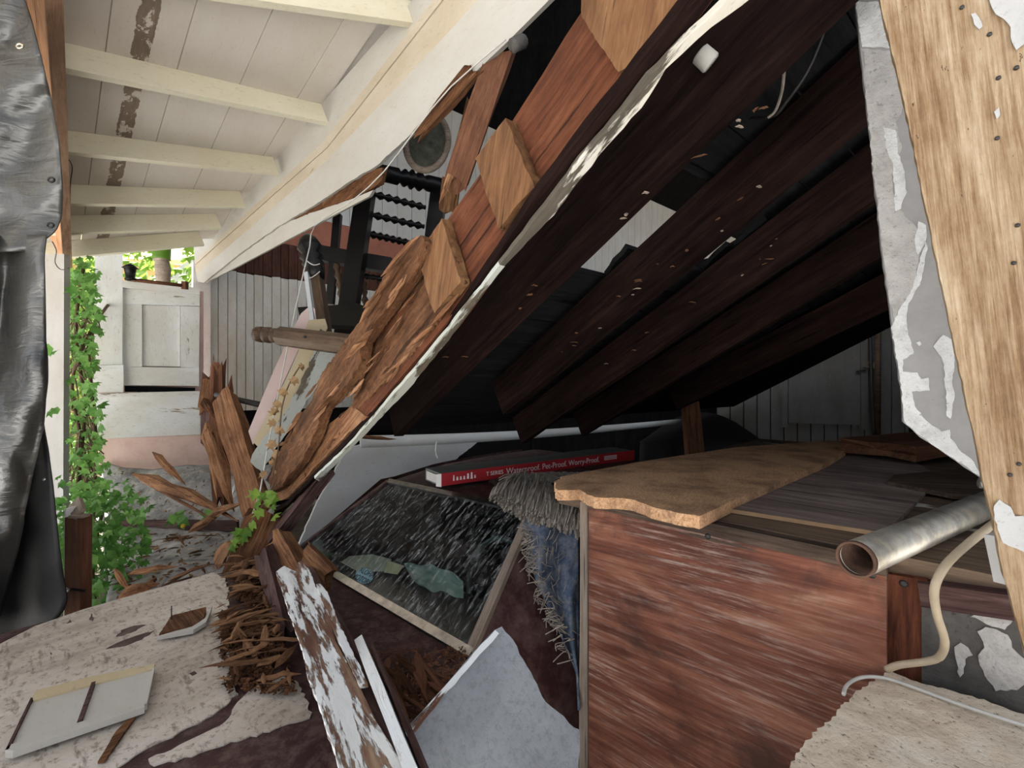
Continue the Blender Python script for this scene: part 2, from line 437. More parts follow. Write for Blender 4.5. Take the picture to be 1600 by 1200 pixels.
m_pink = conc('pink_render', (.74, .50, .45), (.86, .62, .56), (.90, .70, .64), pits=(.6, .38, .33), bump=.3)
m_fabric = plain('grey_weed_fabric', (.44, .42, .42), .8, var=.62, scale=6, bump=1.0, spec=.3, dist=.03, dust=(.56, .51, .46), damt=.60)
m_galv = plain('galvanised_steel', (.50, .47, .42), .42, .75, var=.6, scale=14, bump=.1, dust=(.55, .46, .32), damt=.60)
m_rustin = plain('rusty_bore', (.16, .085, .055), .8, .2, var=.7, scale=22, bump=.4)
m_cable = plain('old_beige_cable', (.42, .34, .24), .55, var=.3, scale=18)
m_wire = plain('white_wire', (.62, .60, .55), .5, var=.3, scale=20)
m_darkwire = plain('dark_wire', (.03, .026, .024), .5)
m_grommet = plain('grommet_metal', (.75, .66, .5), .3, 1.0)
m_steel = plain('bright_steel', (.62, .62, .6), .35, .9)
m_yellowpaint = plain('peeled_yellow_paint', (.55, .50, .36), .6)
def grainpanel():
    b = NB('weathered_red_plywood')
    w1 = b.noise(b.coords((.16, 1, 1), False), 9, 4, .55, 1.6)
    g = b.noise(b.coords((.045, 1, 1), False), 60, 8, .75, .3); bl = b.noise(b.coords((.6, 1, 1), False), 3.0, 5, .6)
    f = b.math('ADD', b.math('MULTIPLY', w1, .6), b.math('MULTIPLY', g, .45))
    c = b.ramp(f, [(.36, (.055, .018, .012)), (.5, (.155, .052, .030)), (.60, (.26, .105, .062)), (.70, (.40, .235, .165))])
    wh = b.noise(b.coords((.05, 1, 1), False), 75, 6, .8)
    k = b.math('MULTIPLY', b.ramp(wh, [(.50, 0.0), (.62, 1.0)]), b.ramp(bl, [(.42, 0.0), (.62, .8)]))
    c = b.mix(k, c, (.50, .38, .32))
    st = b.noise(b.coords((.9, 1, 1), False), 2.4, 6, .65, .5)
    c = b.mix(b.ramp(st, [(.36, .85), (.47, 0.0)]), c, (.045, .022, .017))
    b.p(Base_Color=c, Roughness=.72, Specular_IOR_Level=.3); b.bump(g, .35, .006); return b.m
m_redply = grainpanel()
def particle():
    b = NB('particle_board'); v = b.coords((1, 1, 1), False); n = b.noise(v, 130, 4, .8); n2 = b.noise(v, 5, 6, .65)
    c = b.ramp(n, [(.3, (.26, .125, .06)), (.5, (.60, .35, .19)), (.7, (.76, .52, .33))])
    c = b.mix(b.ramp(n2, [(.36, .7), (.55, 0.0)]), c, (.16, .09, .06))
    b.p(Base_Color=c, Roughness=.95, Specular_IOR_Level=.1); b.bump(n, .8, .006); return b.m
m_particle = particle()
m_top = wood('grey_brown_worktop', [(.030, .021, .016), (.085, .058, .042), (.16, .115, .085)], scale=26, stretch=14, bump=.6)
m_toppaint = wood('worktop_scraps_of_paint', [(.05, .035, .025), (.14, .095, .065), (.22, .15, .10)], scale=26, stretch=14, bump=.6, paint=(.60, .57, .50), pamt=.60, psc=5, pst=4)
m_veneer = wood('dark_veneer', [(.07, .048, .042), (.21, .155, .135), (.34, .27, .24)], scale=28, stretch=16, bump=.3)
m_plyedge = wood('pale_ply_edge', [(.32, .19, .10), (.5, .33, .2)], bump=.3)
m_stile = wood('grey_weathered_stile', [(.17, .13, .10), (.30, .235, .185), (.40, .33, .27)], scale=40, stretch=20, bump=.5)
m_redup = wood('red_brown_upright', [(.045, .013, .007), (.13, .042, .020), (.21, .08, .04)], bump=.3)
def nearwood():
    b = NB('weathered_pale_plank'); g = b.noise(b.coords((.035, 1, 1), False), 170, 9, .8, .3); bl = b.noise(b.coords((.45, 1, 1), False), 5.5, 9, .72)
    rd = b.noise(b.coords((.12, 1, 1), False), 16, 5, .6, 2.0)
    f = b.math('ADD', b.math('MULTIPLY', g, .45), b.math('ADD', b.math('MULTIPLY', bl, .45), b.math('MULTIPLY', rd, .25)))
    c = b.ramp(f, [(.44, (.10, .052, .025)), (.53, (.27, .165, .088)), (.61, (.45, .325, .205)), (.70, (.62, .51, .37))])
    pt = b.noise(b.coords((.5, 1, 1), False), 90, 4, .7); c = b.mix(b.ramp(pt, [(.30, .9), (.34, 0.0)]), c, (.06, .035, .02))
    b.p(Base_Color=c, Roughness=.85, Specular_IOR_Level=.2); b.bump(b.math('ADD', g, rd), .8, .008); return b.m
m_near = nearwood()
def greypaint():
    b = NB('smooth_grey_paint'); v = b.coords((1, 1, 1), False); n3 = b.noise(v, 14, 8, .7); n2 = b.noise(v, 140, 4, .75)
    c = b.ramp(n3, [(.3, (.22, .21, .205)), (.7, (.29, .28, .275))])
    c = b.mix(b.ramp(n2, [(.30, .6), (.36, 0.0)]), c, (.10, .09, .085))
    b.p(Base_Color=c, Roughness=.6, Specular_IOR_Level=.35); b.bump(n3, .15, .004); return b.m
m_primer = conc('rough_white_primer', (.42, .41, .40), (.60, .60, .59), (.68, .68, .68), pits=(.26, .25, .25), sc=20, bump=.9)
m_primergrey = conc('rough_grey_primer', (.30, .29, .27), (.42, .40, .38), (.52, .50, .48), pits=(.20, .19, .18), sc=24, bump=1.0)
m_nearwhite = conc('scraps_of_white_paint', (.32, .315, .305), (.38, .375, .37), (.42, .415, .41), pits=(.25, .23, .21), bump=.3)
m_grey = greypaint()
def crackle():
    b = NB('crackled_white_board'); v = b.coords((1, 1, 1), False); n = b.noise(v, 5, 8, .65); n2 = b.noise(v, 55, 6, .75); n3 = b.noise(b.coords((.35, 1, 1), False), 26, 5, .65)
    c = b.ramp(n, [(.32, (.20, .215, .235)), (.65, (.30, .315, .335))])
    c = b.mix(b.ramp(n2, [(.38, .5), (.5, 0.0)]), c, (.15, .16, .17)); c = b.mix(b.ramp(n3, [(.265, 1.0), (.285, 0.0)]), c, (.09, .055, .045))
    vo = b.n('TexVoronoi', {'Vector': b.n('MixRGB', {'Fac': .06, 'Color1': v, 'Color2': b.n('TexNoise', {'Vector': v, 'Scale': 9}).outputs['Color']}).outputs[0], 'Scale': 16}, feature='DISTANCE_TO_EDGE')
    ck = b.ramp(vo.outputs['Distance'], [(.0, 1.0), (.02, 0.0)]); c = b.mix(b.math('MULTIPLY', ck, .22), c, (.15, .13, .12))
    b.p(Base_Color=c, Roughness=.85, Specular_IOR_Level=.2); b.bump(n2, .6, .004); return b.m
m_whiteply = crackle()
m_panelwhite = wood('dull_white_panel', [(.1, .06, .04), (.24, .15, .11)], paint=(.66, .68, .68), pamt=.285, psc=6, pst=2, bump=.2, dirt=.35)
m_fringe = plain('grey_rug_wool', (.40, .345, .29), .95, var=.5, scale=30, bump=.3)
m_rugdark = plain('dark_rug_back', (.055, .034, .026), .95, var=.5, scale=20, bump=.6)
m_denim = plain('blue_grey_cloth', (.085, .125, .20), .9, var=.6, scale=14, bump=.6, dust=(.24, .24, .25), damt=.55)
m_redbox = plain('red_carton', (.36, .022, .028), .45, var=.15, scale=5)
m_greybox = plain('dusty_grey_wrap', (.15, .165, .16), .5, var=.4, scale=10)
m_label = plain('white_label', (.62, .60, .58), .6, var=.2)
m_lettering = plain('white_print', (.75, .68, .66), .6, var=.0)
m_inkdark = plain('dark_print', (.02, .03, .035), .6, var=.0)
m_sticker = plain('pale_blue_sticker', (.20, .36, .42), .5, var=.2)
m_pinksheet = plain('pink_white_sheet', (.66, .50, .46), .6, var=.15, scale=4)
m_creamboard = wood('cream_board', [(.2, .14, .08), (.3, .2, .12)], paint=(.58, .49, .33), pamt=.35, psc=6, pst=6, bump=.2, dirt=.5)
m_greenpeel = wood('grey_green_peeling_board', [(.06, .05, .04), (.2, .16, .11)], paint=(.46, .49, .46), pamt=.46, psc=10, pst=4, bump=.5, dirt=.5)
m_bracket = plain('pale_plastic_and_gleam', (.58, .60, .62), .5)
def leafmat(name, c1, c2, tl=.45):
    b = NB(name); oi = b.n('ObjectInfo'); n = b.noise(b.coords(), 3, 3, .5)
    f = b.math('ADD', b.math('MULTIPLY', oi.outputs['Random'], .6), b.math('MULTIPLY', n, .5))
    c = b.ramp(f, [(.2, c1), (.8, c2)])
    b.p(Base_Color=c, Roughness=.5, Specular_IOR_Level=.3)
    tr = b.n('BsdfTranslucent', {'Color': c}); mx = b.n('MixShader', {0: tl, 1: b.b.outputs[0], 2: tr.outputs[0]})
    b.t.links.new(mx.outputs[0], b.out.inputs[0]); return b.m
m_leaf = leafmat('vine_leaf', (.10, .26, .05), (.24, .47, .12))
m_leafyellow = leafmat('yellow_green_leaf', (.10, .22, .03), (.30, .46, .08), .5)  # yellower, more translucent leaf for sprig, hedge and palm
m_dry = plain('dry_leaf', (.40, .24, .11), .8, var=.5, scale=20)
m_stem = plain('vine_stem', (.16, .10, .06), .9, var=.4, scale=20)
m_yellowwall = plain('yellow_house_paint', (.75, .58, .28), .9, var=.1)
m_whitehouse = plain('white_house_paint', (.85, .84, .80), .9, var=.05)

# ------------------------------------------------------------------ directions of the house
E2 = V((.763, .646, 0)).normalized()                 # along the back wall
D2 = V((-.646, .763, 0))                             # along the eaves, away from the street
D1 = V((-.610, .720, -.520)).normalized()            # down the fallen floor
MB = E2.cross(D1).normalized()
if MB.z < 0: MB = -MB                                # up, square to the fallen floor
O1 = V((-1.41, 2.75, CAMZ - .88))
PB = Plane(MB, O1)                                   # underside of the fallen joists
def PJ(k): return Plane(E2, V((0, 0, 0)) + E2 * (.70 + k))
PC = Plane((-.35, -.07, .93), EYE + V((-.35, -.07, .93)).normalized() * (2.33 / .9961))
PF = Plane((520, 720, 250), EYE + V((520, 720, 250)) * (2388 / (520 ** 2 + 720 ** 2 + 250 ** 2)))
V1 = V((520, 720, 250)).normalized(); V2 = V((-730, 720, -220)).normalized()
NC = PC.n
WS = 6.9 / 5.96
PW = Plane(D2, D2 * 6.9)                            # back wall of the house
PH = Plane(D2, D2 * 6.42)                            # porch half wall
def W(k, z, pl=5.96): p = D2 * pl * WS + E2 * k; return V((p.x, p.y, CAMZ + (z - CAMZ) * WS))
def kof(px, pl=PW): return pl.at(px, 600).dot(E2)

# ------------------------------------------------------------------ the ground and the big structure
g = struct(grid('floor', lambda u, v: V((-40 + 70 * u, -25 + 70 * v, .04 * noise.noise(V((u * 60, v * 60, 1))))), 60, 60, m_ground))
struct(slab('floor_bounce_slab', [V((-9, -16, .05)), V((9, -16, .05)), V((9, .35, .05)), V((-2.2, .35, .05)), V((-3.2, 1.6, .05)), V((-4.4, 2.6, .05)), V((-5.6, 7.5, .05)), V((-13, 7.5, .05)), V((-13, -16, .05))], .12, m_bounce, toward=(0, 0, 1)))  # unseen pale slab added to bounce sunlight up to the ceiling
# porch ceiling: sheathing with separate boards and rafters
sheath = [PC.off(.012).at(*q) for q in [(60, -160), (780, -260), (505, 150), (310, 352), (95, 372)]]
sheath[0] -= V1 * 1.3; sheath[-1] -= V1 * 2.4; sheath[1] += V1 * .25; sheath[2] += V1 * .25  # left overhang stretched out of view to keep direct sun off the bonnet
ceil = struct(slab('ceiling', sheath, .05, m_ceil, grain=V2, toward=(0, 0, -1)))
CO = PC.at(300, 100)
vco = lambda q: (PC.at(*q) - CO).dot(V1)
uco = lambda q: (PC.at(*q) - CO).dot(V2)
seams = [(100, 40), (186, 0), (323, 0), (451, 0), (553, 31), (500, 165)]
vs_ = [vco(q) for q in seams]; vs_[0] -= .25; vs_[-1] += .02
rafy = [(100, 70), (105, 206), (110, 290), (112, 340), (112, 377)]
u_near, u_far = uco((186, 0)) - 1.3, uco((112, 377)) + .06
for i in range(len(vs_) - 1):
    a, b_ = vs_[i] + .003, vs_[i + 1] - .003
    q = [CO + V2 * u + V1 * v_ for u, v_ in ((u_near, a), (u_far, a), (u_far, b_), (u_near, b_))]
    slab('ceiling_board', q, .011, m_ceilpeel if i == 1 else m_ceil, grain=-V2 if i == 1 else V2, parent=ceil, toward=-NC)
def rafter(l, r, ext=.3, h=.15):
    a, b_ = PC.at(*l), PC.at(*r); d = (b_ - a).normalized()
    beam('rafter', a - d * ext - NC * (h / 2 + .002), b_ - NC * (h / 2 + .002) , .045, h, m_rafter, up=NC, parent=ceil, nx=2)
rafter((250, -62), (640, 5)); rafter((100, 70), (500, 165)); rafter((105, 206), (424, 247)); rafter((110, 290), (373, 300)); rafter((112, 338), (336, 335)); rafter((112, 377), (310, 362))
# eave fascia, three boards one below the other
fas = slab('trim_1', PF.pts([(302, 372), (335, 341), (424, 247), (500, 165), (640, 5), (760, -130), (812, -130), (677, 0), (505, 222), (425, 297), (304, 408)]), .03, m_fascia, grain=V2); struct(fas)
slab('moulding', PF.off(-.012).pts([(304, 408), (425, 296), (505, 221), (677, 0), (795, -130), (808, -130), (690, 1), (510, 231), (428, 303), (305, 413)]), .03, m_cream, grain=V2, parent=fas)
slab('moulding_board', PF.pts([(305, 413), (428, 303), (510, 231), (690, 1), (806, -130), (860, -130), (705, 47), (572, 187), (510, 252), (400, 349), (306, 430)]), .04, m_cream, grain=V2, parent=fas)
slab('eave_board', PF.off(-.006).pts([(306, 429), (400, 348), (510, 251), (572, 186), (705, 46), (860, -130), (990, -130), (858, 0), (790, 68), (705, 148), (632, 219), (590, 258), (553, 279), (500, 315), (432, 356), (375, 396), (318, 442), (308, 440)]), .035, m_fascia, grain=V2, parent=fas, jag=.004, res=.03, edges=[10, 11, 12, 13, 14])
slab('torn_strip', PF.off(.02).pts([(432, 354), (480, 335), (547, 312), (583, 297), (577, 307), (550, 321), (490, 353), (372, 416), (319, 443)]), .03, m_fascia, grain=V2, parent=fas, jag=.004, edges=[0, 1])
slab('split_core', PF.off(.03).pts([(455, 344), (520, 298), (556, 270), (590, 262), (598, 262), (592, 288), (560, 305), (500, 335)]), .05, m_rot, grain=V2, parent=fas, jag=.012, res=.02, relief=.02, rs=.05)
# added slabs: unseen wall keeps light out of the gap, near-black roof blocks sun
up1 = PF.at(500, 165); 
wu = struct(slab('upper_light_block', [up1 + D2 * 3 + V((0, 0, 1.2)), up1 - D2 * 4.2 + V((0, 0, 1.6)), up1 - D2 * 4.2 + V((0, 0, 4.6)), up1 + D2 * 3 + V((0, 0, 4.6))], .1, m_fascia, grain=D2))
roof = struct(slab('roof_sun_block', [V((-7.2, 9.5, 6.65)), V((-7.2, 1.6, 6.65)), V((.4, 1.3, 6.65)), V((7, 6, 6.65)), V((16, 16, 6.65)), V((7, 20, 6.65))], .12, m_vdark, toward=(0, 0, -1)))
# header beam on the left, over a white post
hb = thing('header_beam', 'long brown roof header resting on the white post behind the black tarp', 'beam', PC.at(100, 100))
cH = Plane(NC, EYE + NC * 2.06)
ha, hb2 = cH.at(97, -30), cH.at(112, 400)
hd = (hb2 - ha).normalized()
beam('timber', ha - hd * .6 - V1 * .030 + NC * .15, hb2 + hd * .25 - V1 * .030 + NC * .15, .055, .30, m_header, up=NC, parent=hb, nx=2)
beam('shaded_bottom', ha - hd * .6 - V1 * .030 - NC * .004, hb2 + hd * .25 - V1 * .030 - NC * .004, .057, .012, m_headershade, up=NC, parent=hb, nx=2)  # underside shade painted in with a darker copy of the header wood
tube('loose_wire', [P(108, 250, 3.0), P(113, 262, 3.0), P(110, 285, 3.1), P(109, 318, 3.3)], .003, m_darkwire, parent=hb)
pt = 3.72
pw = thing('porch_post', 'square white painted post standing under the brown header beside the vine', 'post', P(90, 850, pt))
a_ = P(90, 398, pt)
beam('shaft', P(87, 900, pt), P(89, 398, pt), .05, .165, m_postpaint, up=(1, 0, 0), parent=pw, nx=4)
tube('wire_loop', [P(82, 378, 3.2), P(88, 392, 3.3), P(86, 410, 3.5), P(95, 421, 3.55), P(108, 419, 3.55)], .0035, m_darkwire, parent=pw)

# porch half wall at the end: posts, panelled door leaf, boards, pink base
hw = struct(slab('wall_left', PH.off(.10).pts([(150, 448), (318, 455), (318, 800), (150, 800)]), .08, m_pink, grain=E2))
def HP(name, q, th, mat, off=0.0, **k): return slab(name, PH.off(-off).pts(q), th, mat, grain=k.pop('grain', E2), parent=hw, **k)
HP('column', [(148, 396), (192, 396), (191, 570), (147, 570)], .12, m_porch, .05, grain=V((0, 0, 1)))
HP('column_base', [(140, 571), (193, 570), (193, 613), (140, 614)], .12, m_porch, .06)
HP('cap_rail', [(190, 438), (312, 450), (312, 460), (190, 449)], .14, m_porch, .05)
HP('sub_rail', [(190, 449), (312, 460), (312, 478), (190, 475)], .05, m_porch, .005)
HP('panel_stile', [(190, 475), (222, 476), (222, 573), (191, 573)], .05, m_porch, .0, grain=V((0, 0, 1)))
HP('panel_stile', [(282, 478), (312, 479), (311, 575), (282, 574)], .05, m_porch, .0, grain=V((0, 0, 1)))
HP('raised_panel', [(223, 477), (281, 478), (281, 573), (222, 572)], .03, m_porch, -.025, grain=V((0, 0, 1)))
HP('panel_rail', [(191, 573), (311, 575), (311, 603), (191, 602)], .05, m_porch, .0)
HP('sill', [(140, 615), (312, 611), (312, 617), (140, 621)], .14, m_porch, .07)
HP('apron_board', [(146, 621), (313, 617), (313, 679), (152, 686)], .04, m_porch, .03)
slab('wall_base', PH.pts([(155, 686), (345, 678), (345, 800), (155, 800)]), .1, m_pink, grain=E2, parent=hw)
HP('gap_shade_strip', [(195, 603), (305, 606), (305, 612), (195, 612)], .02, m_vdark, -.03)  # near-black strip stands in for the shade inside the gap
rail = thing('railing_bar', 'thin brown rail lying along the top of the white half wall', 'railing', PH.at(205, 440))
tube('bar', [PH.off(-.05).at(205, 437), PH.off(-.05).at(285, 446)], .02, m_brown, parent=rail, n=4, sm=1)
beam('end_post', PH.off(-.05).at(289, 452), PH.off(-.05).at(289, 440), .05, .05, m_brown, up=(1, 0, 0), parent=rail)
lan = thing('porch_lantern', 'small black lantern standing on the half wall beside the white column', 'lantern', PH.at(203, 438))
lathe('housing', PH.off(-.05).at(204, 438), PH.off(-.05).at(203, 412), [(0, .05), (.1, .055), (.15, .04), (.7, .055), (.72, .075), (.9, .04), (1, .01)], m_black, lan)

# back wall of the house: separate beadboards, brown and salmon bands, upper siding
k0, k1 = kof(322), kof(640)
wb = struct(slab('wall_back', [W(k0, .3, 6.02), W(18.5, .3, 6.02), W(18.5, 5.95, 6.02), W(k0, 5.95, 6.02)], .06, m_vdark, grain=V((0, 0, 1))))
xs = [322, 341, 356, 370, 384, 397, 411, 425, 439, 451, 465, 479, 493, 507, 521, 535, 549, 563, 577, 591, 605]
kk = [kof(x) for x in xs]
for a, b_ in zip(kk[:-1], kk[1:]):
    slab('wall_board', [W(a + .004, 1.45), W(b_ - .004, 1.45), W(b_ - .004, 3.01 + R.uniform(-.012, .012)), W(a + .004, 3.01)], .03, m_bead, grain=V((0, 0, 1)), parent=wb)
    slab('brown_board', [W(a + .004, 3.018), W(b_ - .004, 3.018), W(b_ - .004, 3.42), W(a + .004, 3.42)], .03, m_brownwall, grain=V((0, 0, 1)), parent=wb)
slab('salmon_band', [W(k0, 3.425), W(9.3, 3.425), W(9.3, 3.80), W(k0, 3.80)], .035, m_salmon, grain=E2, parent=wb)
k = k0
while k < 18.3:
    slab('siding_board', [W(k + .004, 3.805 if k < 9.3 else 3.0), W(k + .256, 3.805 if k < 9.3 else 3.0), W(k + .256, 5.93), W(k + .004, 5.93)], .03, m_siding, grain=V((0, 0, 1)), parent=wb)
    k += .26
slab('salmon_patch', [W(11.0, 3.0, 5.94), W(15.6, 3.0, 5.94), W(15.6, 4.75, 5.94), W(11.0, 4.2, 5.94)], .01, m_salmon, grain=E2, parent=wb)
ct = struct(slab('trim_3', [W(k0 - .14, 1.2, 5.90), W(k0 + .04, 1.2, 5.90), W(k0 + .04, 3.05, 5.90), W(k0 - .14, 3.05, 5.90)], .2, m_porch, grain=V((0, 0, 1))))

# ------------------------------------------------------------------ the fallen floor: joists, rim joist and floorboards
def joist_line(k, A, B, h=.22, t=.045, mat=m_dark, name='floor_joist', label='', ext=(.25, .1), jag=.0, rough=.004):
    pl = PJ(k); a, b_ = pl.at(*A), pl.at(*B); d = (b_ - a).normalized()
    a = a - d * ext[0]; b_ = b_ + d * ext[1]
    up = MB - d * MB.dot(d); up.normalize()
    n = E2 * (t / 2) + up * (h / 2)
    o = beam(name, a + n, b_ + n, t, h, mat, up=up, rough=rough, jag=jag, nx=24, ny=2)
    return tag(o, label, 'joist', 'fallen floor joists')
joist_line(.22, (1300, 10), (630, 668), h=.20, label='dark brown floor joist directly behind the orange rim joist')
joist_line(.64, (1345, 190), (805, 632), h=.17, label='dark joist below the larger gap that shows white siding')
joist_line(1.08, (1370, 310), (830, 682), h=.165, label='dark joist under the narrow slit of white and red wall')
joist_line(1.67, (1392, 392), (925, 672), h=.17, label='dark joist between the slit joist and the lowest one')
joist_line(2.46, (1392, 482), (1075, 632), h=.19, mat=m_dark, label='lowest brown stained joist sloping over the dark back wall')
df = thing('fallen_floor', 'dark underside of floorboards lying across the sloping joists', 'floor deck', O1 + MB * .3)
def FP(s, k, up=.20): return O1 - D1 * s + E2 * (k) + MB * up
PD = PB.off(.20) if PB.n.dot(MB) > 0 else PB.off(-.20)
so = lambda x, y: (O1 - PD.at(x, y)).dot(D1)
h0, h1, h2, h3 = so(905, 440), so(1048, 298), so(1066, 432), so(1150, 352)
s = .95
while s < 4.2:
    ks = .24
    A1, A2 = h0 < s + .07 < h1, h2 < s + .07 < h3
    if A2: ks = None
    elif A1: ks = .67
    if ks is None: ks = 1.14
    q = [FP(s, ks + R.uniform(-.03, .03)), FP(s, 4.4), FP(s + .145, 4.4), FP(s + .145, ks + R.uniform(-.03, .03))]
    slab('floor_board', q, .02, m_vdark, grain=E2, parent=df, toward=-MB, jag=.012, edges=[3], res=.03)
    if ks == 1.14 and not A1:
        slab('floor_board', [FP(s, .24), FP(s, .69), FP(s + .145, .69), FP(s + .145, .24)], .02, m_vdark, grain=E2, parent=df, toward=-MB, jag=.012, edges=[1], res=.03)
    s += .15
# rim joist with its nailed blocks and flaking trim
rj = thing('rim_joist', 'long orange brown rotten rim joist slanting across the middle of the collapse', 'joist', PJ(0).at(430, 810))
p0 = PJ(0)
up_edge = [(1000, -110), (905, 22), (880, 60), (846, 118), (802, 189), (750, 275), (704, 336), (668, 386), (632, 462), (605, 487), (572, 540)]
notch = [(571, 556), (563, 575), (557, 592), (553, 620), (549, 634), (515, 662), (472, 714), (434, 757)]
low = [(430, 782), (448, 778), (500, 722), (544, 674), (575, 650), (640, 575), (700, 502), (781, 385), (844, 290), (896, 224), (970, 130), (1071, 0), (1150, -110)]
slab('timber', p0.pts(up_edge + notch + low), .05, m_orange, grain=-D1, parent=rj, jag=.006, res=.02, edges=list(range(9, 18)), relief=.006, rscale=(4, 40), rs=.05)
fib = p0.off(-.004).pts([(655, 400), (690, 440), (712, 470), (640, 560), (590, 610), (560, 640), (552, 640), (556, 600), (566, 565), (575, 540), (607, 488), (634, 462)])
slab('rotten_face', fib, .02, m_rot, grain=-D1, parent=rj, jag=.007, res=.010, relief=.012, rscale=(5, 60), rs=.025)
slab('rotten_foot', p0.off(-.004).pts([(549, 634), (575, 652), (544, 676), (500, 722), (448, 779), (430, 783), (434, 757), (472, 714), (515, 662)]), .03, m_rotlight, grain=-D1, parent=rj, jag=.004, relief=.006, rscale=(4, 50), rs=.03)
# underside of the joist, its shade put into a darker wood colour
lowa = [(430, 800), (448, 790), (544, 690), (640, 590), (700, 512), (781, 393), (844, 297), (896, 230), (970, 136), (1071, 4), (1150, -100)]
lowb = [(1190, -100), (1112, 2), (1015, 132), (907, 246), (845, 325), (783, 412), (660, 570), (560, 686), (424, 818)]
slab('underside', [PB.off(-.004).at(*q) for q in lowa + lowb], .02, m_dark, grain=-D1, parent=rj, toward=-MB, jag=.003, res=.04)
for q, off, mt in [([(908, -40), (909, 26), (935, 68), (966, 112), (990, 100), (1016, 56), (1063, -2), (1090, -40)], .045, m_block),
               ([(790, 184), (743, 247), (758, 298), (779, 358), (834, 292)], .035, m_block),
               ([(691, 342), (653, 397), (665, 444), (678, 490), (719, 440)], .035, m_block)]:
    slab('plywood_block', p0.off(-off).pts(q), off - .004, mt, grain=V((.15, -.2, 1)), parent=rj, jag=.0025, res=.012, relief=.003, rscale=(20, 20), rs=.03)
fl_o = [(1185, -12), (1112, 45), (1064, 86), (1040, 108), (1001, 168), (935, 245), (865, 336), (788, 416)]
fl_i = [(781, 414), (850, 325), (907, 250), (960, 190), (1015, 120), (1030, 104), (1064, 66), (1103, 31), (1140, -4)]
pfl = PB.off(-.02)
slab('flaking_trim', pfl.pts(fl_o + fl_i), .012, m_peeldark, grain=-D1, parent=rj, jag=.003, res=.02, toward=-MB)
slab('thin_edge_strip', pfl.pts([(788, 416), (700, 532), (640, 606), (560, 690), (500, 752), (492, 748), (552, 690), (630, 600), (694, 524), (781, 414)]), .012, m_greenpeel, grain=-D1, parent=rj, jag=.003, res=.03, toward=-MB)
# rotten plank lying left of the rim joist, with torn ends
pl2 = PJ(-.06)
rp = slab('rotten_plank', pl2.pts([(655, 364), (664, 378), (650, 410), (625, 452), (600, 485), (566, 535), (560, 575), (545, 600), (505, 640), (488, 690), (470, 720), (440, 760), (425, 770), (420, 745), (440, 700), (470, 650), (492, 610), (500, 588), (540, 535), (575, 480), (610, 420), (640, 376)]), .04, m_rot, grain=-D1, jag=.006, res=.012, relief=.016, rscale=(4, 55), rs=.03)
tag(rp, 'long rotten plank with torn edge lying alongside the rim joist', 'plank')
for i in range(26):
    e_ = R.choice([((655, 400), (560, 575)), ((574, 545), (551, 632)), ((640, 470), (565, 600)), ((700, 480), (600, 600))]); f_ = R.random()
    q0 = PJ(-.02).at(e_[0][0] + (e_[1][0] - e_[0][0]) * f_, e_[0][1] + (e_[1][1] - e_[0][1]) * f_)
    splinter('fibre', q0 - D1 * R.uniform(.03, .09), q0 + D1 * R.uniform(.03, .10) - E2 * R.uniform(.0, .025) + V((0, 0, R.uniform(-.015, .015))), R.uniform(.006, .016), .006, R.choice([m_rot, m_rotlight]), rj)
for i in range(30):
    e_ = R.choice([((650, 378), (572, 490)), ((560, 540), (500, 650)), ((500, 590), (440, 700)), ((640, 420), (500, 650))]); f_ = R.random()
    q0 = PJ(-.075).at(e_[0][0] + (e_[1][0] - e_[0][0]) * f_, e_[0][1] + (e_[1][1] - e_[0][1]) * f_)
    splinter('fibre', q0 - D1 * R.uniform(.03, .12), q0 + D1 * R.uniform(.03, .14) - E2 * R.uniform(.0, .03) + V((0, 0, R.uniform(-.015, .02))), R.uniform(.008, .022), .008, R.choice([m_rot, m_rotlight]), rp)
b_ = beam('grey_maroon_board', P(418, 858, 2.35), P(512, 738, 2.25), .035, .075, m_maroonwood, up=V((-.6, -1, .4)), nx=10, rough=.006, jag=.01)
tag(b_, 'short maroon stained board leaning under the foot of the rim joist', 'board')
# ------------------------------------------------------------------ right side: near planks
np_ = plane3((1372, 0, .66), (1600, 1010, .60), (1965, 0, .47))
o = slab('weathered_plank', np_.pts([(1340, -160), (1375, 0), (1394, 82), (1427, 227), (1454, 365), (1478, 477), (1504, 597), (1536, 752), (1552, 815), (1570, 905), (1602, 1022), (1640, 1180), (1900, 1180), (1900, -160)]), .03, m_near, grain=V((.12, 0, -1)), jag=.0012, res=.012, relief=.0015, rscale=(3, 60), rs=.03)
tag(o, 'broad pale weathered plank hanging at the edge of the opening', 'plank')
npn = np_.off(.0025 if np_.n.y < 0 else -.0025)
for q in ([(1552, 790), (1562, 780), (1580, 792), (1586, 806), (1600, 806), (1612, 830), (1640, 838), (1640, 872), (1600, 862), (1566, 848), (1554, 812)],
          [(1542, -20), (1548, 12), (1556, 22), (1568, 28), (1578, 42), (1582, 66), (1588, 78), (1604, 66), (1640, 72), (1640, -20)],
          [(1517, 22), (1524, 20), (1530, 28), (1536, 42), (1530, 46), (1522, 38)], [(1554, 175), (1560, 168), (1564, 180), (1558, 186)]):
    slab('paint_scrap', npn.pts(q), .0012, m_nearwhite, grain=V((.12, 0, -1)), parent=o, jag=.0015, res=.006)
for x, y in ((1503, 12), (1546, 54), (1588, 106), (1560, 122), (1590, 352), (1558, 216), (1592, 725), (1578, 742), (1584, 411)):
    p_ = np_.at(x, y); nn_ = np_.n if np_.n.y < 0 else -np_.n
    lathe('nail_hole_plug', p_ - nn_ * .001, p_ + nn_ * .0025, [(0, .003), (1, .0022)], m_darkwire, o, n=7)
gp = plane3((1340, 0, .86), (1412, 660, .84), (1731, 0, .69))
o = thing('grey_painted_board', 'grey board with white flaking paint and an angled cut end', 'board', gp.at(1450, 600))
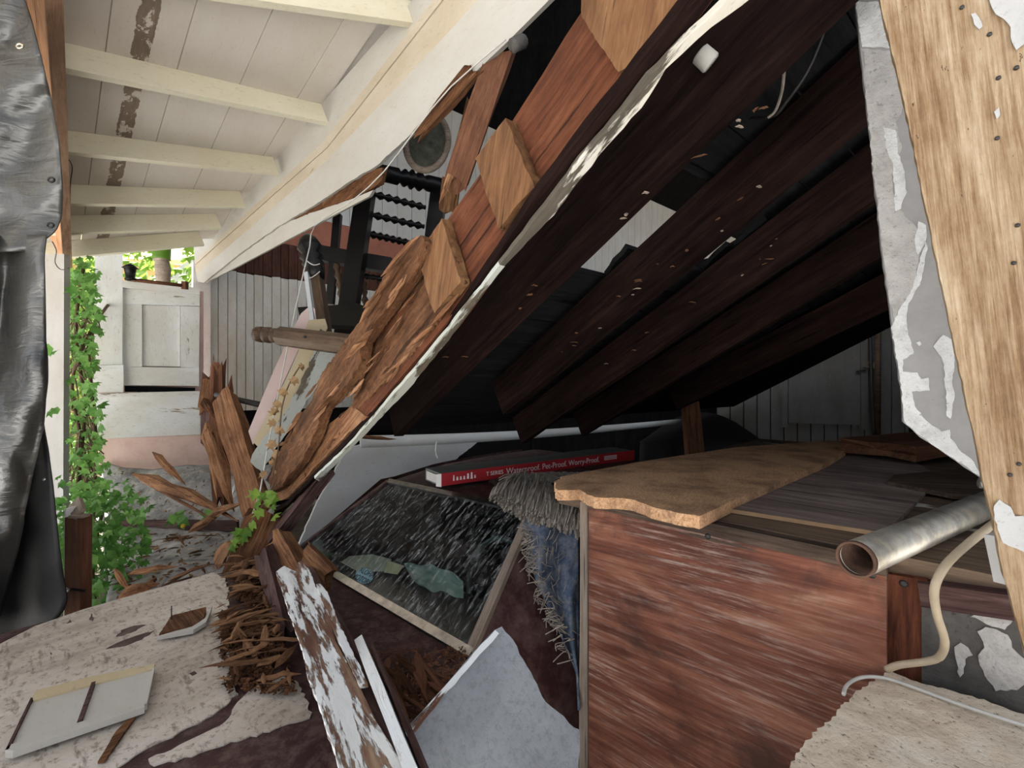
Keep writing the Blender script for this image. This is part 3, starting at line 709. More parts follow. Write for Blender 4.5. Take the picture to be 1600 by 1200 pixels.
slab('board_face', gp.pts([(1320, -160), (1335, 0), (1345, 90), (1357, 185), (1368, 300), (1380, 400), (1394, 510), (1408, 605), (1412, 660), (1438, 683), (1536, 750), (1600, 750), (1600, -160)]), .025, m_grey, grain=V((.12, 0, -1)), jag=.0015, res=.015, parent=o)
gpo = gp.off(.0012 if gp.n.y < 0 else -.0012); gpo2 = gp.off(.0008 if gp.n.y < 0 else -.0008)
slab('grey_primer', gpo2.pts([(1346, 75), (1392, 78), (1412, 168), (1400, 190), (1410, 230), (1392, 260), (1398, 320), (1410, 330), (1445, 372), (1440, 396), (1428, 445), (1422, 472), (1408, 478), (1396, 500), (1384, 430), (1374, 340), (1368, 290), (1358, 186)]), .0006, m_primergrey, grain=V((.12, 0, -1)), parent=o, jag=.003, res=.008)
for q in ([(1393, 512), (1409, 476), (1415, 470), (1427, 450), (1431, 430), (1439, 397), (1446, 378), (1450, 384), (1440, 440), (1430, 455), (1417, 480), (1417, 512), (1428, 552), (1411, 562), (1411, 580), (1434, 582), (1440, 592), (1452, 590), (1453, 610), (1424, 612), (1430, 634), (1446, 656), (1471, 674), (1484, 671), (1486, 684), (1503, 706), (1519, 716), (1524, 722), (1536, 748), (1520, 738), (1438, 681), (1413, 658), (1408, 606)],
          [(1458, 541), (1473, 524), (1488, 532), (1492, 557), (1489, 602), (1493, 614), (1486, 654), (1480, 650), (1476, 598), (1474, 564)],
          [(1432, 536), (1438, 533), (1441, 538), (1436, 541)],
          [(1380, 197), (1400, 203), (1403, 240), (1412, 262), (1417, 300), (1408, 326), (1398, 330), (1395, 255), (1386, 236)],
          [(1336, 2), (1374, 2), (1391, 76), (1346, 74)], [(1436, 345), (1446, 352), (1447, 375), (1434, 398), (1429, 380)]):
    slab('white_primer', gpo.pts(q), .001, m_primer, grain=V((.12, 0, -1)), parent=o, jag=.0018, res=.006)
lathe('screw', gp.at(1548, 757) + V((0, -.02, 0)), gp.at(1504, 748) + V((0, -.03, 0)), [(0, .004), (.85, .004), (.9, .0095), (1, .0095)], m_steel, o)
o = slab('narrow_batten', plane3((1548, 838, .72), (1562, 912, .72), (1600, 838, .75)).pts([(1556, 838), (1566, 885), (1572, 914), (1600, 914), (1600, 838)]), .015, m_postpaint, grain=V((0, 0, 1)))
tag(o, 'narrow pale batten behind the foot of the weathered plank', 'batten')

# ------------------------------------------------------------------ cabinet with its worktop
cb = thing('workbench_cabinet', 'wooden bench cabinet faced with weathered red plywood', 'cabinet', (.55, 1.4, 0))
ca, cc = V((.2475, 1.59, 0)), V((.819, 1.008, 0))
cd_ = (cc - ca).normalized(); cnrm = V((cd_.y, -cd_.x, 0))
if cnrm.dot(V((0, 0, 0)) - ca) < 0: cnrm = -cnrm
PN = Plane(cnrm, ca)
ce = -cnrm
slab('front_panel', [PN.at(920, 793), PN.at(1385, 901)] + [V((PN.at(1385, 901).x, PN.at(1385, 901).y, 0.0)), V((PN.at(920, 793).x, PN.at(920, 793).y, 0.0))], .018, m_redply, grain=cd_ + V((0, 0, .03)), parent=cb)
a0 = PN.at(912, 785); 
beam('corner_stile', V((a0.x, a0.y, 0)) + ce * .02, V((a0.x, a0.y, a0.z)) + ce * .02, .034, .045, m_stile, up=cnrm, parent=cb, nx=6, rough=.003)
beam('top_rail', PN.at(905, 783) + ce * .02 + V((0, 0, -.005)), PN.at(1385, 892) + ce * .02 + V((0, 0, .0)), .04, .05, m_top, up=(0, 0, 1), parent=cb, nx=8, rough=.003)
pu = PN.off(-.03)
slab('upright', [pu.at(1382, 896), pu.at(1449, 907), V((pu.at(1449, 907).x, pu.at(1449, 907).y, .2)), V((pu.at(1382, 907).x, pu.at(1382, 907).y, .2))], .03, m_redup, grain=V((0, 0, 1)), parent=cb)
slab('side_panel', [V((a0.x, a0.y, 0)) + ce * .05 - cd_ * .0, V((a0.x, a0.y, 0)) + ce * 1.9, V((a0.x, a0.y, 1.30)) + ce * 1.9, V((a0.x, a0.y, 1.30)) + ce * .05], .018, m_top, grain=E2, parent=cb, toward=-cd_)
zt = 1.365; tp = flat(zt)
L_, R_ = V((.175, 1.70, zt)), V((1.03, .87, zt))
q = [L_, R_, R_ + ce * .9 + cd_ * .3, R_ + ce * 2.3, L_ + ce * 2.2]
fr = (R_ - L_).normalized()
slab('worktop', [L_, R_, R_ + ce * 2.2, L_ + ce * 2.2], .055, m_toppaint, grain=fr, parent=cb, toward=(0, 0, 1), jag=.003, res=.03, edges=[0])
for px, py in ((1106, 838), (1362, 898), (1412, 912)):
    c_ = (PN if px < 1385 else pu).at(px, py)
    lathe('screw_head', c_ + cnrm * .0, c_ + cnrm * .004, [(0, .008), (.6, .0075), (1, .004)], m_darkwire, cb)
pz = flat(1.402)
pb = slab('particle_board_sheet', pz.pts([(866, 752), (880, 744), (1000, 721), (1150, 699), (1296, 688), (1345, 690), (1292, 722), (1230, 747), (1150, 780), (1094, 806), (1040, 797), (990, 781), (925, 777), (905, 765), (872, 766)]), .034, m_particle, grain=ce, toward=(0, 0, 1), jag=.010, res=.015, edges=[0, 9, 10, 11, 12, 13, 14], relief=.002, rscale=(20, 20), rs=.06)
tag(pb, 'crumbling orange particle board sheet on the left of the bench top', 'board')
pv = thing('veneer_sheet', 'thin dark veneered ply sheet with a pale cut edge on the bench', 'board', tp.at(1250, 790))
vz = flat(1.378)
vp = vz.pts([(1130, 793), (1312, 712), (1400, 704), (1470, 745), (1384, 832)])
slab('sheet', vp, .011, m_veneer, grain=fr, toward=(0, 0, 1), parent=pv)
beam('pale_edge', vp[0] + cnrm * .003 - V((0, 0, .0055)), vp[4] + cnrm * .003 - V((0, 0, .0055)), .006, .011, m_plyedge, parent=pv)
o = slab('loose_flat_board', flat(1.392).pts([(1386, 752), (1396, 742), (1520, 730), (1560, 745), (1540, 772), (1490, 772)]), .016, m_top, grain=V((1, -.3, 0)), toward=(0, 0, 1), jag=.003, edges=[0, 5])
tag(o, 'grey flat offcut lying on the bench behind the steel pipe', 'board')
o = beam('timber_block', P(1368, 702, 2.25), P(1490, 690, 2.5), .34, .075, m_brown, rough=.012, jag=.02, nx=8, ny=3)
tag(o, 'broken timber block with a torn orange end on the bench', 'block')
o = slab('white_paint_chip', flat(1.37).pts([(1338, 708), (1400, 722), (1385, 724), (1335, 712)]), .004, m_porch, toward=(0, 0, 1), jag=.004, res=.02)
tag(o, 'white chip of wood under the orange end of the timber block', 'chip')
cr = bmesh.new()
for i in range(260):
    c_ = V((R.gauss(0, 1), R.gauss(0, 1), 0)); p = tp.at(1318 + c_.x * 22, 706 + c_.y * 5 - c_.x * 3); sz = R.uniform(.006, .024)
    m_ = Matrix.Translation(p + V((0, 0, .008 + R.random() * .03 * max(0, 1 - abs(c_.x))))) @ Matrix.Rotation(R.random() * 6, 4, V((R.random(), R.random(), R.random() + .1))) @ Matrix.Diagonal((sz, sz * .6, sz * .25, 1))
    bmesh.ops.create_icosphere(cr, subdivisions=1, radius=1, matrix=m_)
me = bpy.data.meshes.new('wood_crumbs'); cr.to_mesh(me); cr.free()
stuff(tag(link('wood_crumbs', me, m_rotlight), 'heap of orange wood crumbs beside the timber block on the bench', 'crumbs'))
pp = thing('steel_pipe', 'galvanised steel pipe with rusty open end lying over the bench edge', 'pipe', P(1400, 860, 1.0))
pa, pb_ = P(1337, 874, .895), P(1560, 781, 1.34)
tube('pipe_wall', [pa, pb_, pb_ + (pb_ - pa) * .35], .034, m_galv, parent=pp, n=24, sm=1, inner=.0305)
tube('rusty_lining', [pa + (pb_ - pa) * .012, pb_], .0303, m_rustin, parent=pp, n=24, sm=1, inner=.029)
tube('rusty_rim', [pa - (pb_ - pa) * .004, pa + (pb_ - pa) * .008], .0343, m_rustin, parent=pp, n=24, sm=1, inner=.0300)
cbz = [(1590, 790, .86), (1553, 818, .82), (1512, 850, .81), (1477, 884, .80), (1460, 920, .80), (1464, 960, .82), (1476, 1000, .85), (1470, 1024, .88), (1450, 1033, .9), (1405, 1039, .93), (1386, 1046, .95)]
o = tube('beige_cable', [P(*q) for q in cbz], .0068, m_cable, n=10); tag(o, 'thick beige cable hanging from the bench in a crooked loop', 'cable')

# grey wall and concrete block, lower right
gw = [P(1440, 925, .985), P(1640, 945, .865), P(1640, 1190, .865), P(1440, 1140, .985)]
gw2 = [gw[0], gw[1], V((gw[1].x, gw[1].y, 0)), V((gw[0].x, gw[0].y, 0))]
o = struct(slab('wall_right', gw2, .08, m_greyconc, grain=V((1, -.6, 0))))
gwp = Plane((gw[1] - gw[0]).cross(V((0, 0, 1))), gw[0]); gwo = gwp.off(.003 if gwp.n.y < 0 else -.003)
for q in ([(1526, 986), (1540, 980), (1556, 984), (1575, 992), (1582, 1012), (1600, 1030), (1612, 1060), (1590, 1078), (1556, 1080), (1545, 1064), (1530, 1040), (1528, 1024), (1540, 1012)],
          [(1492, 1012), (1500, 1006), (1512, 1012), (1520, 1024), (1508, 1030), (1506, 1052), (1498, 1058), (1494, 1036)], [(1515, 962), (1550, 952), (1582, 968), (1570, 985), (1540, 975)]):
    slab('paint_scrap', gwo.pts(q), .002, m_primergrey, grain=V((1, -.6, 0)), parent=o, jag=.003, res=.008)
beam('wall_plate', P(1438, 922, 1.0), P(1640, 950, .87), .06, .05, m_maroonwood, parent=o, nx=6, rough=.004)
kz = flat(1.13)
o = slab('concrete_block', kz.pts([(1390, 1048), (1440, 1066), (1500, 1084), (1600, 1114), (1760, 1160), (1760, 1420), (1120, 1420), (1170, 1240), (1225, 1198), (1262, 1158), (1290, 1132), (1308, 1115), (1325, 1098), (1352, 1072)]), 1.13, m_concrete, grain=V((1, 0, 0)), toward=(0, 0, 1), jag=.005, res=.008, relief=.006, rscale=(14, 14), rs=.02)
tag(o, 'rough beige concrete block in front of the bench cabinet', 'block')
wr = [(1318, 1092), (1323, 1078), (1340, 1067), (1362, 1064), (1390, 1068), (1430, 1082), (1480, 1101), (1540, 1122), (1600, 1141), (1680, 1165)]
o = tube('white_wire', [kz.at(*q) + V((0, 0, .009)) for q in wr], .0036, m_wire, n=6); tag(o, 'thin white wire lying across the top of the concrete block', 'wire')

# ------------------------------------------------------------------ the car
car = thing('car', 'dusty maroon car buried under the collapsed timbers', 'car', (-.2, 2.0, 0))
zb, zr = .87, 1.20
BL, BR = P(462, 862, .88 * 720 / 262), P(735, 1020, .88 * 720 / 420)
TL, TR = P(607, 752, .55 * 720 / 152), P(830, 799, .55 * 720 / 199)
cx = V(((BR - BL).x, (BR - BL).y, 0)).normalized(); cy = V((-cx.y, cx.x, 0))
if cy.y < 0: cy = -cy
gn = (BR - BL).cross(TL - BL).normalized(); PG = Plane(gn, BL)
TR = PG.at(830, 799)
slab('windscreen', [BL, BR, TR, TL], .006, m_glass, grain=(TL - BL) + (TR - BR), parent=car)
beam('lower_chrome_trim', BL - cx * .01, BR + cx * .01, .03, .022, m_chrome, up=gn, parent=car, nx=2)
beam('upper_chrome_trim', TL, TR, .026, .018, m_chrome, up=gn, parent=car, nx=2)
beam('right_pillar_trim', BR, TR, .034, .022, m_stile, up=gn, parent=car, nx=6, rough=.002)
beam('left_pillar', BL, TL, .022, .02, m_maroondull, up=gn, parent=car, nx=2)
wd = (BR - BL).length
Bm = BL
def hood(u, v):          # u across, v forward from the screen
    a = u * 2 - 1
    half = wd / 2 + .06
    drop = 0; x = a
    if abs(a) > .86:
        f = (abs(a) - .86) / .14; x = math.copysign(.86 + .14 * math.sin(min(1, f * 1.6) * math.pi / 2) , a); drop = .05 * (1 - math.cos(min(1, f * 1.6) * math.pi / 2)) + max(0, f - .62) * 1.4
    y = v * 1.32
    dr2 = 0
    if v > .93: f = (v - .93) / .07; y = 1.32 * (.93 + .07 * math.sin(f * math.pi / 2)) - .0; dr2 = f * f * .35
    c = BL + (BR - BL) * .5
    p = c + cx * (x * half) - cy * (y + .015)
    return V((p.x, p.y, zb - .012 - drop - dr2))
grid('hood', hood, 60, 24, m_maroondull, car, thick=.0)
Pz = flat(.8625)
f1 = [(-70, 1060), (0, 1006), (55, 978), (130, 952), (220, 926), (338, 893), (352, 905), (357, 930), (354, 962), (362, 1005), (358, 1060), (372, 1084), (340, 1112), (282, 1142), (240, 1163), (200, 1188), (140, 1225), (60, 1290), (-70, 1420)]
slab('peeling_paint_film', Pz.pts(f1), .004, m_film, grain=cx, parent=car, toward=(0, 0, 1), jag=.009, res=.014, edges=list(range(5, 18)))
f2 = [(388, 1080), (412, 1066), (440, 1056), (462, 1064), (476, 1090), (484, 1120), (440, 1134), (350, 1163), (300, 1180), (236, 1198), (232, 1186), (290, 1160), (352, 1128)]
slab('peeling_paint_patch', Pz.pts(f2), .004, m_film, grain=cx, parent=car, toward=(0, 0, 1), jag=.009, res=.014)
for q in ([(180, 995), (189, 985), (210, 977), (227, 976), (212, 985), (192, 994)], [(165, 1014), (186, 1003), (212, 993), (242, 985), (222, 999), (196, 1009)], [(139, 968), (143, 958), (148, 964), (143, 972)], [(104, 974), (108, 968), (112, 972)], [(296, 1052), (304, 1048), (308, 1052), (300, 1056)]):
    slab('bare_patch', Pz.off(.0012).pts(q), .001, m_maroondull, grain=cx, parent=car, toward=(0, 0, 1), jag=.006, res=.012)
# roof and right side
def roofs(u, v):
    a = TL + (TR - TL) * u; w_ = 1.0 + .22 * min(1, v * 3)
    m_ = (TL + TR) / 2; p = m_ + (a - m_) * w_ + cy * (v * 1.35)
    return V((p.x, p.y, zr + .012 + .03 * math.sin(v * math.pi * .7) - .10 * max(0, abs(u * 2 - 1) - .8) ** 2 * 4))
grid('roof', roofs, 20, 14, m_maroondull, car, thick=.0)
def sidef(u, v):         # u along the car rearwards, v from pillar/roof edge down
    if u < .35: e = BR.lerp(TR, u / .35)
    else: e = roofs(1, (u - .35) / .65)
    bel = BR + cx * .11 + cy * (u * 1.6); 
    f = min(1, v / .5)
    if v <= .5: p = e.lerp(V((bel.x, bel.y, .74)), f)
    else:
        g_ = (v - .5) / .5; p = V((bel.x, bel.y, .74)) + cx * (.06 * math.sin(g_ * 2.6)); p.z = .74 - .55 * g_
    return p
grid('right_side_panel', sidef, 18, 14, m_maroon, car)
def sidef2(u, v):
    p = sidef(u, v); c = (BL + BR) / 2; d = (p - c).dot(cx); return p - cx * (2 * d)
grid('left_side_panel', lambda u, v: sidef2(u, v), 18, 14, m_maroon, car)
c_ = (BL + BR) / 2
ic = lambda x, y, z: V((c_.x, c_.y, 0)) + cx * x + cy * y + V((0, 0, z))
grid('dashboard', lambda u, v: ic((u - .5) * 1.25, .02 + v * .40, .80 + .05 * math.sin(v * 2.6) - (.3 * max(0, v - .8) * 5 if v > .8 else 0)), 10, 12, m_cabin, car)
for sx in (-.33, .33):
    beam('seat', ic(sx, .75, .55), ic(sx, 1.2, .5), .5, .14, m_cabin, parent=car, nx=4, rough=.01)
    beam('seat_back', ic(sx, 1.15, .5), ic(sx, 1.35, 1.0), .5, .12, m_cabin, up=cy, parent=car, nx=4, rough=.01)
box_pts = [ic(-.7, .3, .25), ic(.7, .3, .25), ic(.7, 1.9, .25), ic(-.7, 1.9, .25)]
slab('cabin_floor', box_pts, .04, m_cabin, parent=car, toward=(0, 0, 1))
slab('cabin_back', [ic(-.7, 1.8, .2), ic(.7, 1.8, .2), ic(.7, 1.8, 1.15), ic(-.7, 1.8, 1.15)], .03, m_cabin, parent=car)
swc = ic(.33, .48, .86); sx_, sy_ = cx, (cy * .35 + V((0, 0, 1))).normalized()
tube('steering_wheel', [swc + (sx_ * math.cos(a * math.pi / 8) + sy_ * math.sin(a * math.pi / 8)) * .18 for a in range(17)], .012, m_wheel, parent=car, sm=2)
# dealer's round sticker on the glass
sc_ = PG.at(570, 901) + gn * (.006 if gn.y < 0 else -.006)
gnf = gn if gn.dot(EYE - BL) > 0 else -gn
sc_ = PG.at(570, 901) + gnf * .004
MS = frame(sc_, cx, gnf)
st = slab('sticker', [PG.at(570 + 14 * math.cos(i * math.pi / 16), 901 + 12 * math.sin(i * math.pi / 16)) + gnf * .004 for i in range(32)], .002, m_sticker, grain=cx, parent=car)
ex_ = PG.at(583, 907) - PG.at(557, 895)
TMx = frame(sc_ + gnf * .001, ex_, gnf); up_ = (PG.at(573, 891) - PG.at(567, 911)); sy2 = max(1.0, up_.length / ex_.length * 1.25)
text('sticker_lettering', 'ALOHA\nMOTORS', TMx @ Matrix.Diagonal((1, sy2, 1, 1)), ex_.length * .25, m_inkdark, st)
o = slab('flat_brown_strip', flat(.872).pts([(152, 1190), (158, 1180), (182, 1142), (206, 1116), (212, 1119), (190, 1150), (164, 1188)]), .006, m_rot, grain=cy, toward=(0, 0, 1), jag=.002, res=.02); tag(o, 'flat brown strip of wood below the sash fragment on the bonnet', 'strip')
# papers on the dashboard
dz = plane3((537, 893, 2.24), (640, 905, 2.06), (560, 866, 2.36))
o = slab('sun_bleached_card', dz.pts([(533, 878), (546, 869), (582, 866), (612, 874), (604, 892), (560, 893)]), .003, m_cardb); tag(o, 'curved grey beige card behind the car glass', 'card')
o = slab('yellow_paper', dz.off(.006 if dz.n.y < 0 else -.006).pts([(606, 876), (631, 884), (621, 897), (600, 894)]), .002, m_paper); tag(o, 'bright yellowed paper behind the car glass beside the sticker', 'paper')
o = grid('plastic_bag', lambda u, v: P(636 + 88 * u + 10 * (v - .5) * (1 - u), 890 + 30 * u + 5 * math.sin(u * 7) * (1 - v) + (v - .5) * (10 + 34 * math.sin(min(1, u * 1.6 + .12) * 2.4)) * (1 + .10 * math.sin(u * 17)), 2.08 - .22 * u - .10 * v + .02 * math.sin(v * 3.1) + .02 * noise.noise(V((u * 8, v * 6, 2)))), 18, 10, m_plastic); tag(o, 'crumpled greenish plastic bag lying on the dashboard', 'bag')

# ------------------------------------------------------------------ things on and beside the car roof
pn0 = Plane(V((.707, -.707, 0)), V((-1.36, 2.72, 0)))
pn = thing('leaning_board', 'dull white panel standing on edge behind the left of the windscreen', 'panel', pn0.at(600, 800))
slab('sheet', pn0.pts([(462, 862), (478, 825), (496, 785), (518, 745), (545, 700), (566, 694), (660, 690), (752, 686), (735, 700), (712, 718), (690, 760), (640, 800), (500, 905)]), .02, m_panelwhite, grain=V((.7, .7, 0)), parent=pn, jag=.006, edges=[0, 1, 2, 3, 4, 8], res=.02)
tr = grid('white_trim_board', lambda u, v: P(562 + 500 * u, 690 - 8 * math.sin(u * 1.5) - 24 * u ** 2.2 + (v - .5) * (19 - 12 * u), 2.95 + 1.5 * u) , 24, 2, m_panelwhite, thick=.02); tag(tr, 'long thin white trim board lying along the top of the white panel', 'board')
o = splinter('reddish_splinter', P(556, 683, 2.9), P(620, 686, 2.95), .03, .02, m_rot); tag(o, 'red brown splinter lying on the white trim board', 'splinter')
bx = thing('flooring_carton', 'long narrow grey and red flooring carton on the car roof', 'carton', (0, 2.6, 1.23))
A_, B_ = P(668, 743, 2.44), P(962, 712, 3.25)
bd = (B_ - A_); bd.z = 0; bd.normalize(); bs = V((bd.y, -bd.x, 0))
def bxp(s_, w_, z): p = A_.lerp(B_, s_); return V((p.x, p.y, 1.235)) + bs * w_ + V((0, 0, z))
L3 = (B_ - A_).length
beam('wrapped_body', bxp(0, .07, .035), bxp(1, .07, .035), .19, .065, m_greybox, parent=bx, nx=10, rough=.004)
q = [bxp(.0, .168, .004), bxp(1, .168, .004), bxp(1, .168, .068), bxp(.0, .168, .068)]
rs_ = slab('red_side', q, .004, m_redbox, parent=bx, toward=bs)
def on_side(s_, z): return frame(bxp(s_, .1695, z), bd, bs)
slab('end_flap', [bxp(.0, .166, .0), bxp(-.012, .14, .0), bxp(-.012, .14, .06), bxp(.0, .166, .066)], .004, m_label, parent=bx)
text('slogan', 'Waterproof. Pet-Proof. Worry-Proof.', on_side(.52, .036), .046, m_lettering, rs_)
text('series_print', 'T SERIES', on_side(.22, .036), .03, m_lettering, rs_)
for k_, (u_, w_, z0_, z1_) in enumerate([(.045, .006, .024, .052), (.058, .008, .024, .042), (.072, .008, .024, .042), (.086, .008, .024, .042), (.101, .009, .024, .052), (.116, .009, .022, .056), (.131, .007, .024, .040)]):
    slab('worn_letter', [bxp(u_, .1688, z0_), bxp(u_ + w_, .1688, z0_), bxp(u_ + w_ * .8, .1688, z1_), bxp(u_ + w_ * .2, .1688, z1_)], .001, m_lettering, parent=rs_, toward=bs)
for zz in (.05, .04, .03): slab('print_line', [bxp(.80, .1685, zz - .003), bxp(.88, .1685, zz - .003), bxp(.88, .1685, zz + .002), bxp(.80, .1685, zz + .002)], .001, m_lettering, parent=rs_, toward=bs)
slab('address_label', [bxp(-.004, -.0, .012), bxp(-.004, .12, .012), bxp(-.004, .12, .055), bxp(-.004, .0, .055)], .003, m_label, parent=bx, toward=-bd)
# fringed rug over the roof edge
rg = thing('fringed_rug', 'dark rug with long grey fringe hanging over the roof edge', 'rug', P(840, 760, 2.1))
zrf = flat(1.245)
rug_c = [(765, 748), (800, 744), (880, 742), (960, 738), (930, 760), (905, 790), (860, 785), (800, 770)]
slab('rug_pile', zrf.pts(rug_c), .02, m_rugdark, parent=rg, toward=(0, 0, 1), jag=.02, res=.03, relief=.02, rscale=(12, 12), rs=.05)
fbm = bmesh.new()
def strand(bm, pts, r):
    pts = smooth_pts([V(p) for p in pts], 3); prev = None
    for i, p in enumerate(pts):
        t = (pts[min(i + 1, len(pts) - 1)] - pts[max(i - 1, 0)]).normalized(); x = t.cross(V((.2, .3, .9))).normalized(); y = x.cross(t)
        rg_ = [bm.verts.new(p + (x * math.cos(a) + y * math.sin(a)) * r) for a in (0, 2.09, 4.19)]
        if prev:
            for k in range(3): bm.faces.new((prev[k], prev[(k + 1) % 3], rg_[(k + 1) % 3], rg_[k]))
        prev = rg_
def along(l, f):
    x = f * (len(l) - 1); i = min(len(l) - 2, int(x)); g_ = x - i
    return l[i][0] + (l[i + 1][0] - l[i][0]) * g_, l[i][1] + (l[i + 1][1] - l[i][1]) * g_
ea = [(792, 752), (806, 742), (826, 740), (846, 748), (866, 762), (884, 776), (900, 786)]
eb = [(772, 776), (784, 786), (806, 798), (832, 812), (858, 818), (880, 826), (906, 838)]
for i in range(330):
    f = R.random(); a_ = along(ea, f); b2 = along(eb, min(1, max(0, f + R.gauss(0, .05)))); k_ = R.uniform(.75, 1.15); g0 = R.uniform(-.1, .35)
    x0, y0 = a_[0] + (b2[0] - a_[0]) * g0 + R.uniform(-3, 3), a_[1] + (b2[1] - a_[1]) * g0
    x1, y1 = a_[0] + (b2[0] - a_[0]) * k_ + R.uniform(-5, 5), a_[1] + (b2[1] - a_[1]) * k_
    t0 = 1.98 + .18 * (1 - (y0 - 740) / 50); t1 = 1.80 + .02 * R.random()
    p0_, p2 = P(x0, y0, t0 - .03), P(x1, y1, t1); p1 = p0_.lerp(p2, .5) + V((0, -.03, .022)) + V((R.uniform(-.012, .012), 0, 0))
    strand(fbm, [p0_, p1, p2], .0042)
for i in range(170):
    f = R.random(); x = 778 + 156 * f; y = 750 - 6 * f + R.uniform(-4, 6)
    t0 = .49 * 720 / (y - 600); a = R.uniform(-.35, .35)
    p0_ = P(x, y, t0); strand(fbm, [p0_, p0_ + V((.05 * math.cos(a), .04 * math.sin(a), .02)), p0_ + V((.13 * math.cos(a * 2), .08 * math.sin(a), 0.0))], .0038)
me = bpy.data.meshes.new('fringe'); fbm.to_mesh(me); fbm.free()
stuff(link('fringe', me, m_fringe, rg))
# blue cloth hanging down beside the cabinet
cl = thing('blue_cloth', 'blue grey cloth with frayed edge hanging between car and cabinet', 'cloth', P(860, 900, 1.75))
LEFT = [(806, 772), (812, 800), (820, 840), (828, 880), (845, 925), (872, 985), (900, 1050), (905, 1110)]
def clothf(u, v):
    l = along(LEFT, v); rx = 904 if v > .1 else 898
    x = l[0] + (rx - l[0]) * u; y = l[1] + (u * 18 * (1 - v))
    fold = .03 * math.sin(u * 9 + v * 7) + .022 * noise.noise(V((u * 6 + v * 5, v * 7, 3)))
    return P(x, y, 1.90 - .30 * v + fold * .7 + (.02 - .03 * v) * u)
grid('drape', clothf, 34, 40, m_denim, cl, thick=.004)
fbm = bmesh.new()
for i in range(120):
    v = R.random() * .8; l = along(LEFT, v); p = clothf(R.uniform(0, .08), v) + V((0, -.01, 0))
    strand(fbm, [p, p + V((R.uniform(-.035, .03), -.012, R.uniform(-.02, .02))), p + V((R.uniform(-.05, .05), -.012, R.uniform(-.05, .02)))], .0018)
for i in range(60):
    u, v = R.random(), R.uniform(.25, .7); p = clothf(u * .6, v) + V((0, -.008, 0)); a = R.uniform(0, 6)
    strand(fbm, [p, p + V((.02 * math.cos(a), -.012, .02 * math.sin(a))), p + V((.045 * math.cos(a), -.006, .045 * math.sin(a)))], .0015)
me = bpy.data.meshes.new('frayed_threads'); fbm.to_mesh(me); fbm.free()
stuff(link('frayed_threads', me, m_fringe, cl))
m_rear = wood('shade_darkened_rear_boards', [(.1, .08, .07), (.16, .14, .12)], paint=(.17, .175, .18), pamt=.30, psc=5, pst=6, bump=.15, dirt=.7)  # whitish paint darkened so the back wall's shade sits in its colour
# ------------------------------------------------------------------ foreground timbers on the bonnet
fb = thing('peeling_beam', 'thick white peeling beam lying across the bonnet towards the camera', 'beam', P(540, 1050, 1.2))
fz = plane3((445, 880, 1.78), (470, 876, 1.78), (610, 1200, .80))
topq = [(431, 893), (444, 884), (462, 892), (466, 878), (473, 876), (482, 890), (496, 922), (512, 958), (524, 1000), (545, 1040), (570, 1090), (590, 1130), (612, 1165), (640, 1215), (665, 1260), (560, 1260), (530, 1200), (505, 1120), (480, 1050), (468, 1000), (450, 950)]
slab('timber', fz.pts(topq), .02, m_peel, grain=P(610, 1200, .80) - P(450, 880, 1.78), parent=fb, jag=.003, res=.012, edges=list(range(0, 6)) + list(range(15, 21)), relief=.004, rscale=(5, 40), rs=.03)
e0, e1 = P(440, 892, 1.80), P(560, 1265, .76)
dn = (e1 - e0).normalized(); upb = fz.n if fz.n.z > 0 else -fz.n
sdv = dn.cross(upb); 
if sdv.x < 0: sdv = -sdv
beam('dark_core', e0 + sdv * .052 - upb * .072, e1 + sdv * .068 - upb * .072, .112, .12, m_maroonwood, up=upb, parent=fb, nx=20, ny=2, rough=.006, jag=.03)
hz_ = fz.off(.010 if fz.n.z > 0 else -.010)
slab('paint_lath', hz_.pts([(494, 913), (500, 912), (512, 925), (530, 975), (552, 1020), (574, 1066), (562, 1068), (538, 1020), (512, 962)]), .012, m_peel, grain=dn, parent=fb, jag=.002, res=.015)
tb = beam('grey_white_board', P(572, 1022, 1.22), P(668, 1260, .70), .022, .10, m_peel, up=V((-.2, -.5, 1)), nx=12, rough=.003, jag=.006)
tag(tb, 'thin grey edged board standing beside the peeling beam', 'board')
tb2 = beam('maroon_edge_board', P(588, 1022, 1.24), P(690, 1260, .72), .010, .10, m_maroonwood, up=V((-.2, -.5, 1)), nx=12, rough=.003, jag=.006)
tag(tb2, 'thin maroon edged board against the grey white board', 'board')
pw_ = plane3((775, 980, 1.20), (630, 1140, 1.02), (905, 1140, 1.10))
wp = thing('white_board_fragment', 'large triangular piece of crackled white board in front of the car', 'board', pw_.at(760, 1150))
slab('face', pw_.pts([(772, 983), (784, 979), (802, 1000), (812, 1022), (824, 1042), (842, 1080), (852, 1098), (872, 1112), (890, 1128), (906, 1140), (906, 1320), (560, 1320), (575, 1190), (632, 1140), (690, 1078), (740, 1018)]), .018, m_whiteply, grain=V((0, 0, 1)), parent=wp, jag=.004, res=.012, edges=list(range(0, 10)), relief=.001, rscale=(10, 10), rs=.04)
slab('raised_lip', pw_.off(.008 if pw_.n.y < 0 else -.008).pts([(774, 984), (780, 990), (740, 1035), (690, 1092), (640, 1160), (630, 1150), (634, 1140), (690, 1078), (740, 1020)]), .02, m_peel, grain=P(775, 980, 1.2) - P(632, 1140, 1.02), parent=wp, jag=.003, res=.02)
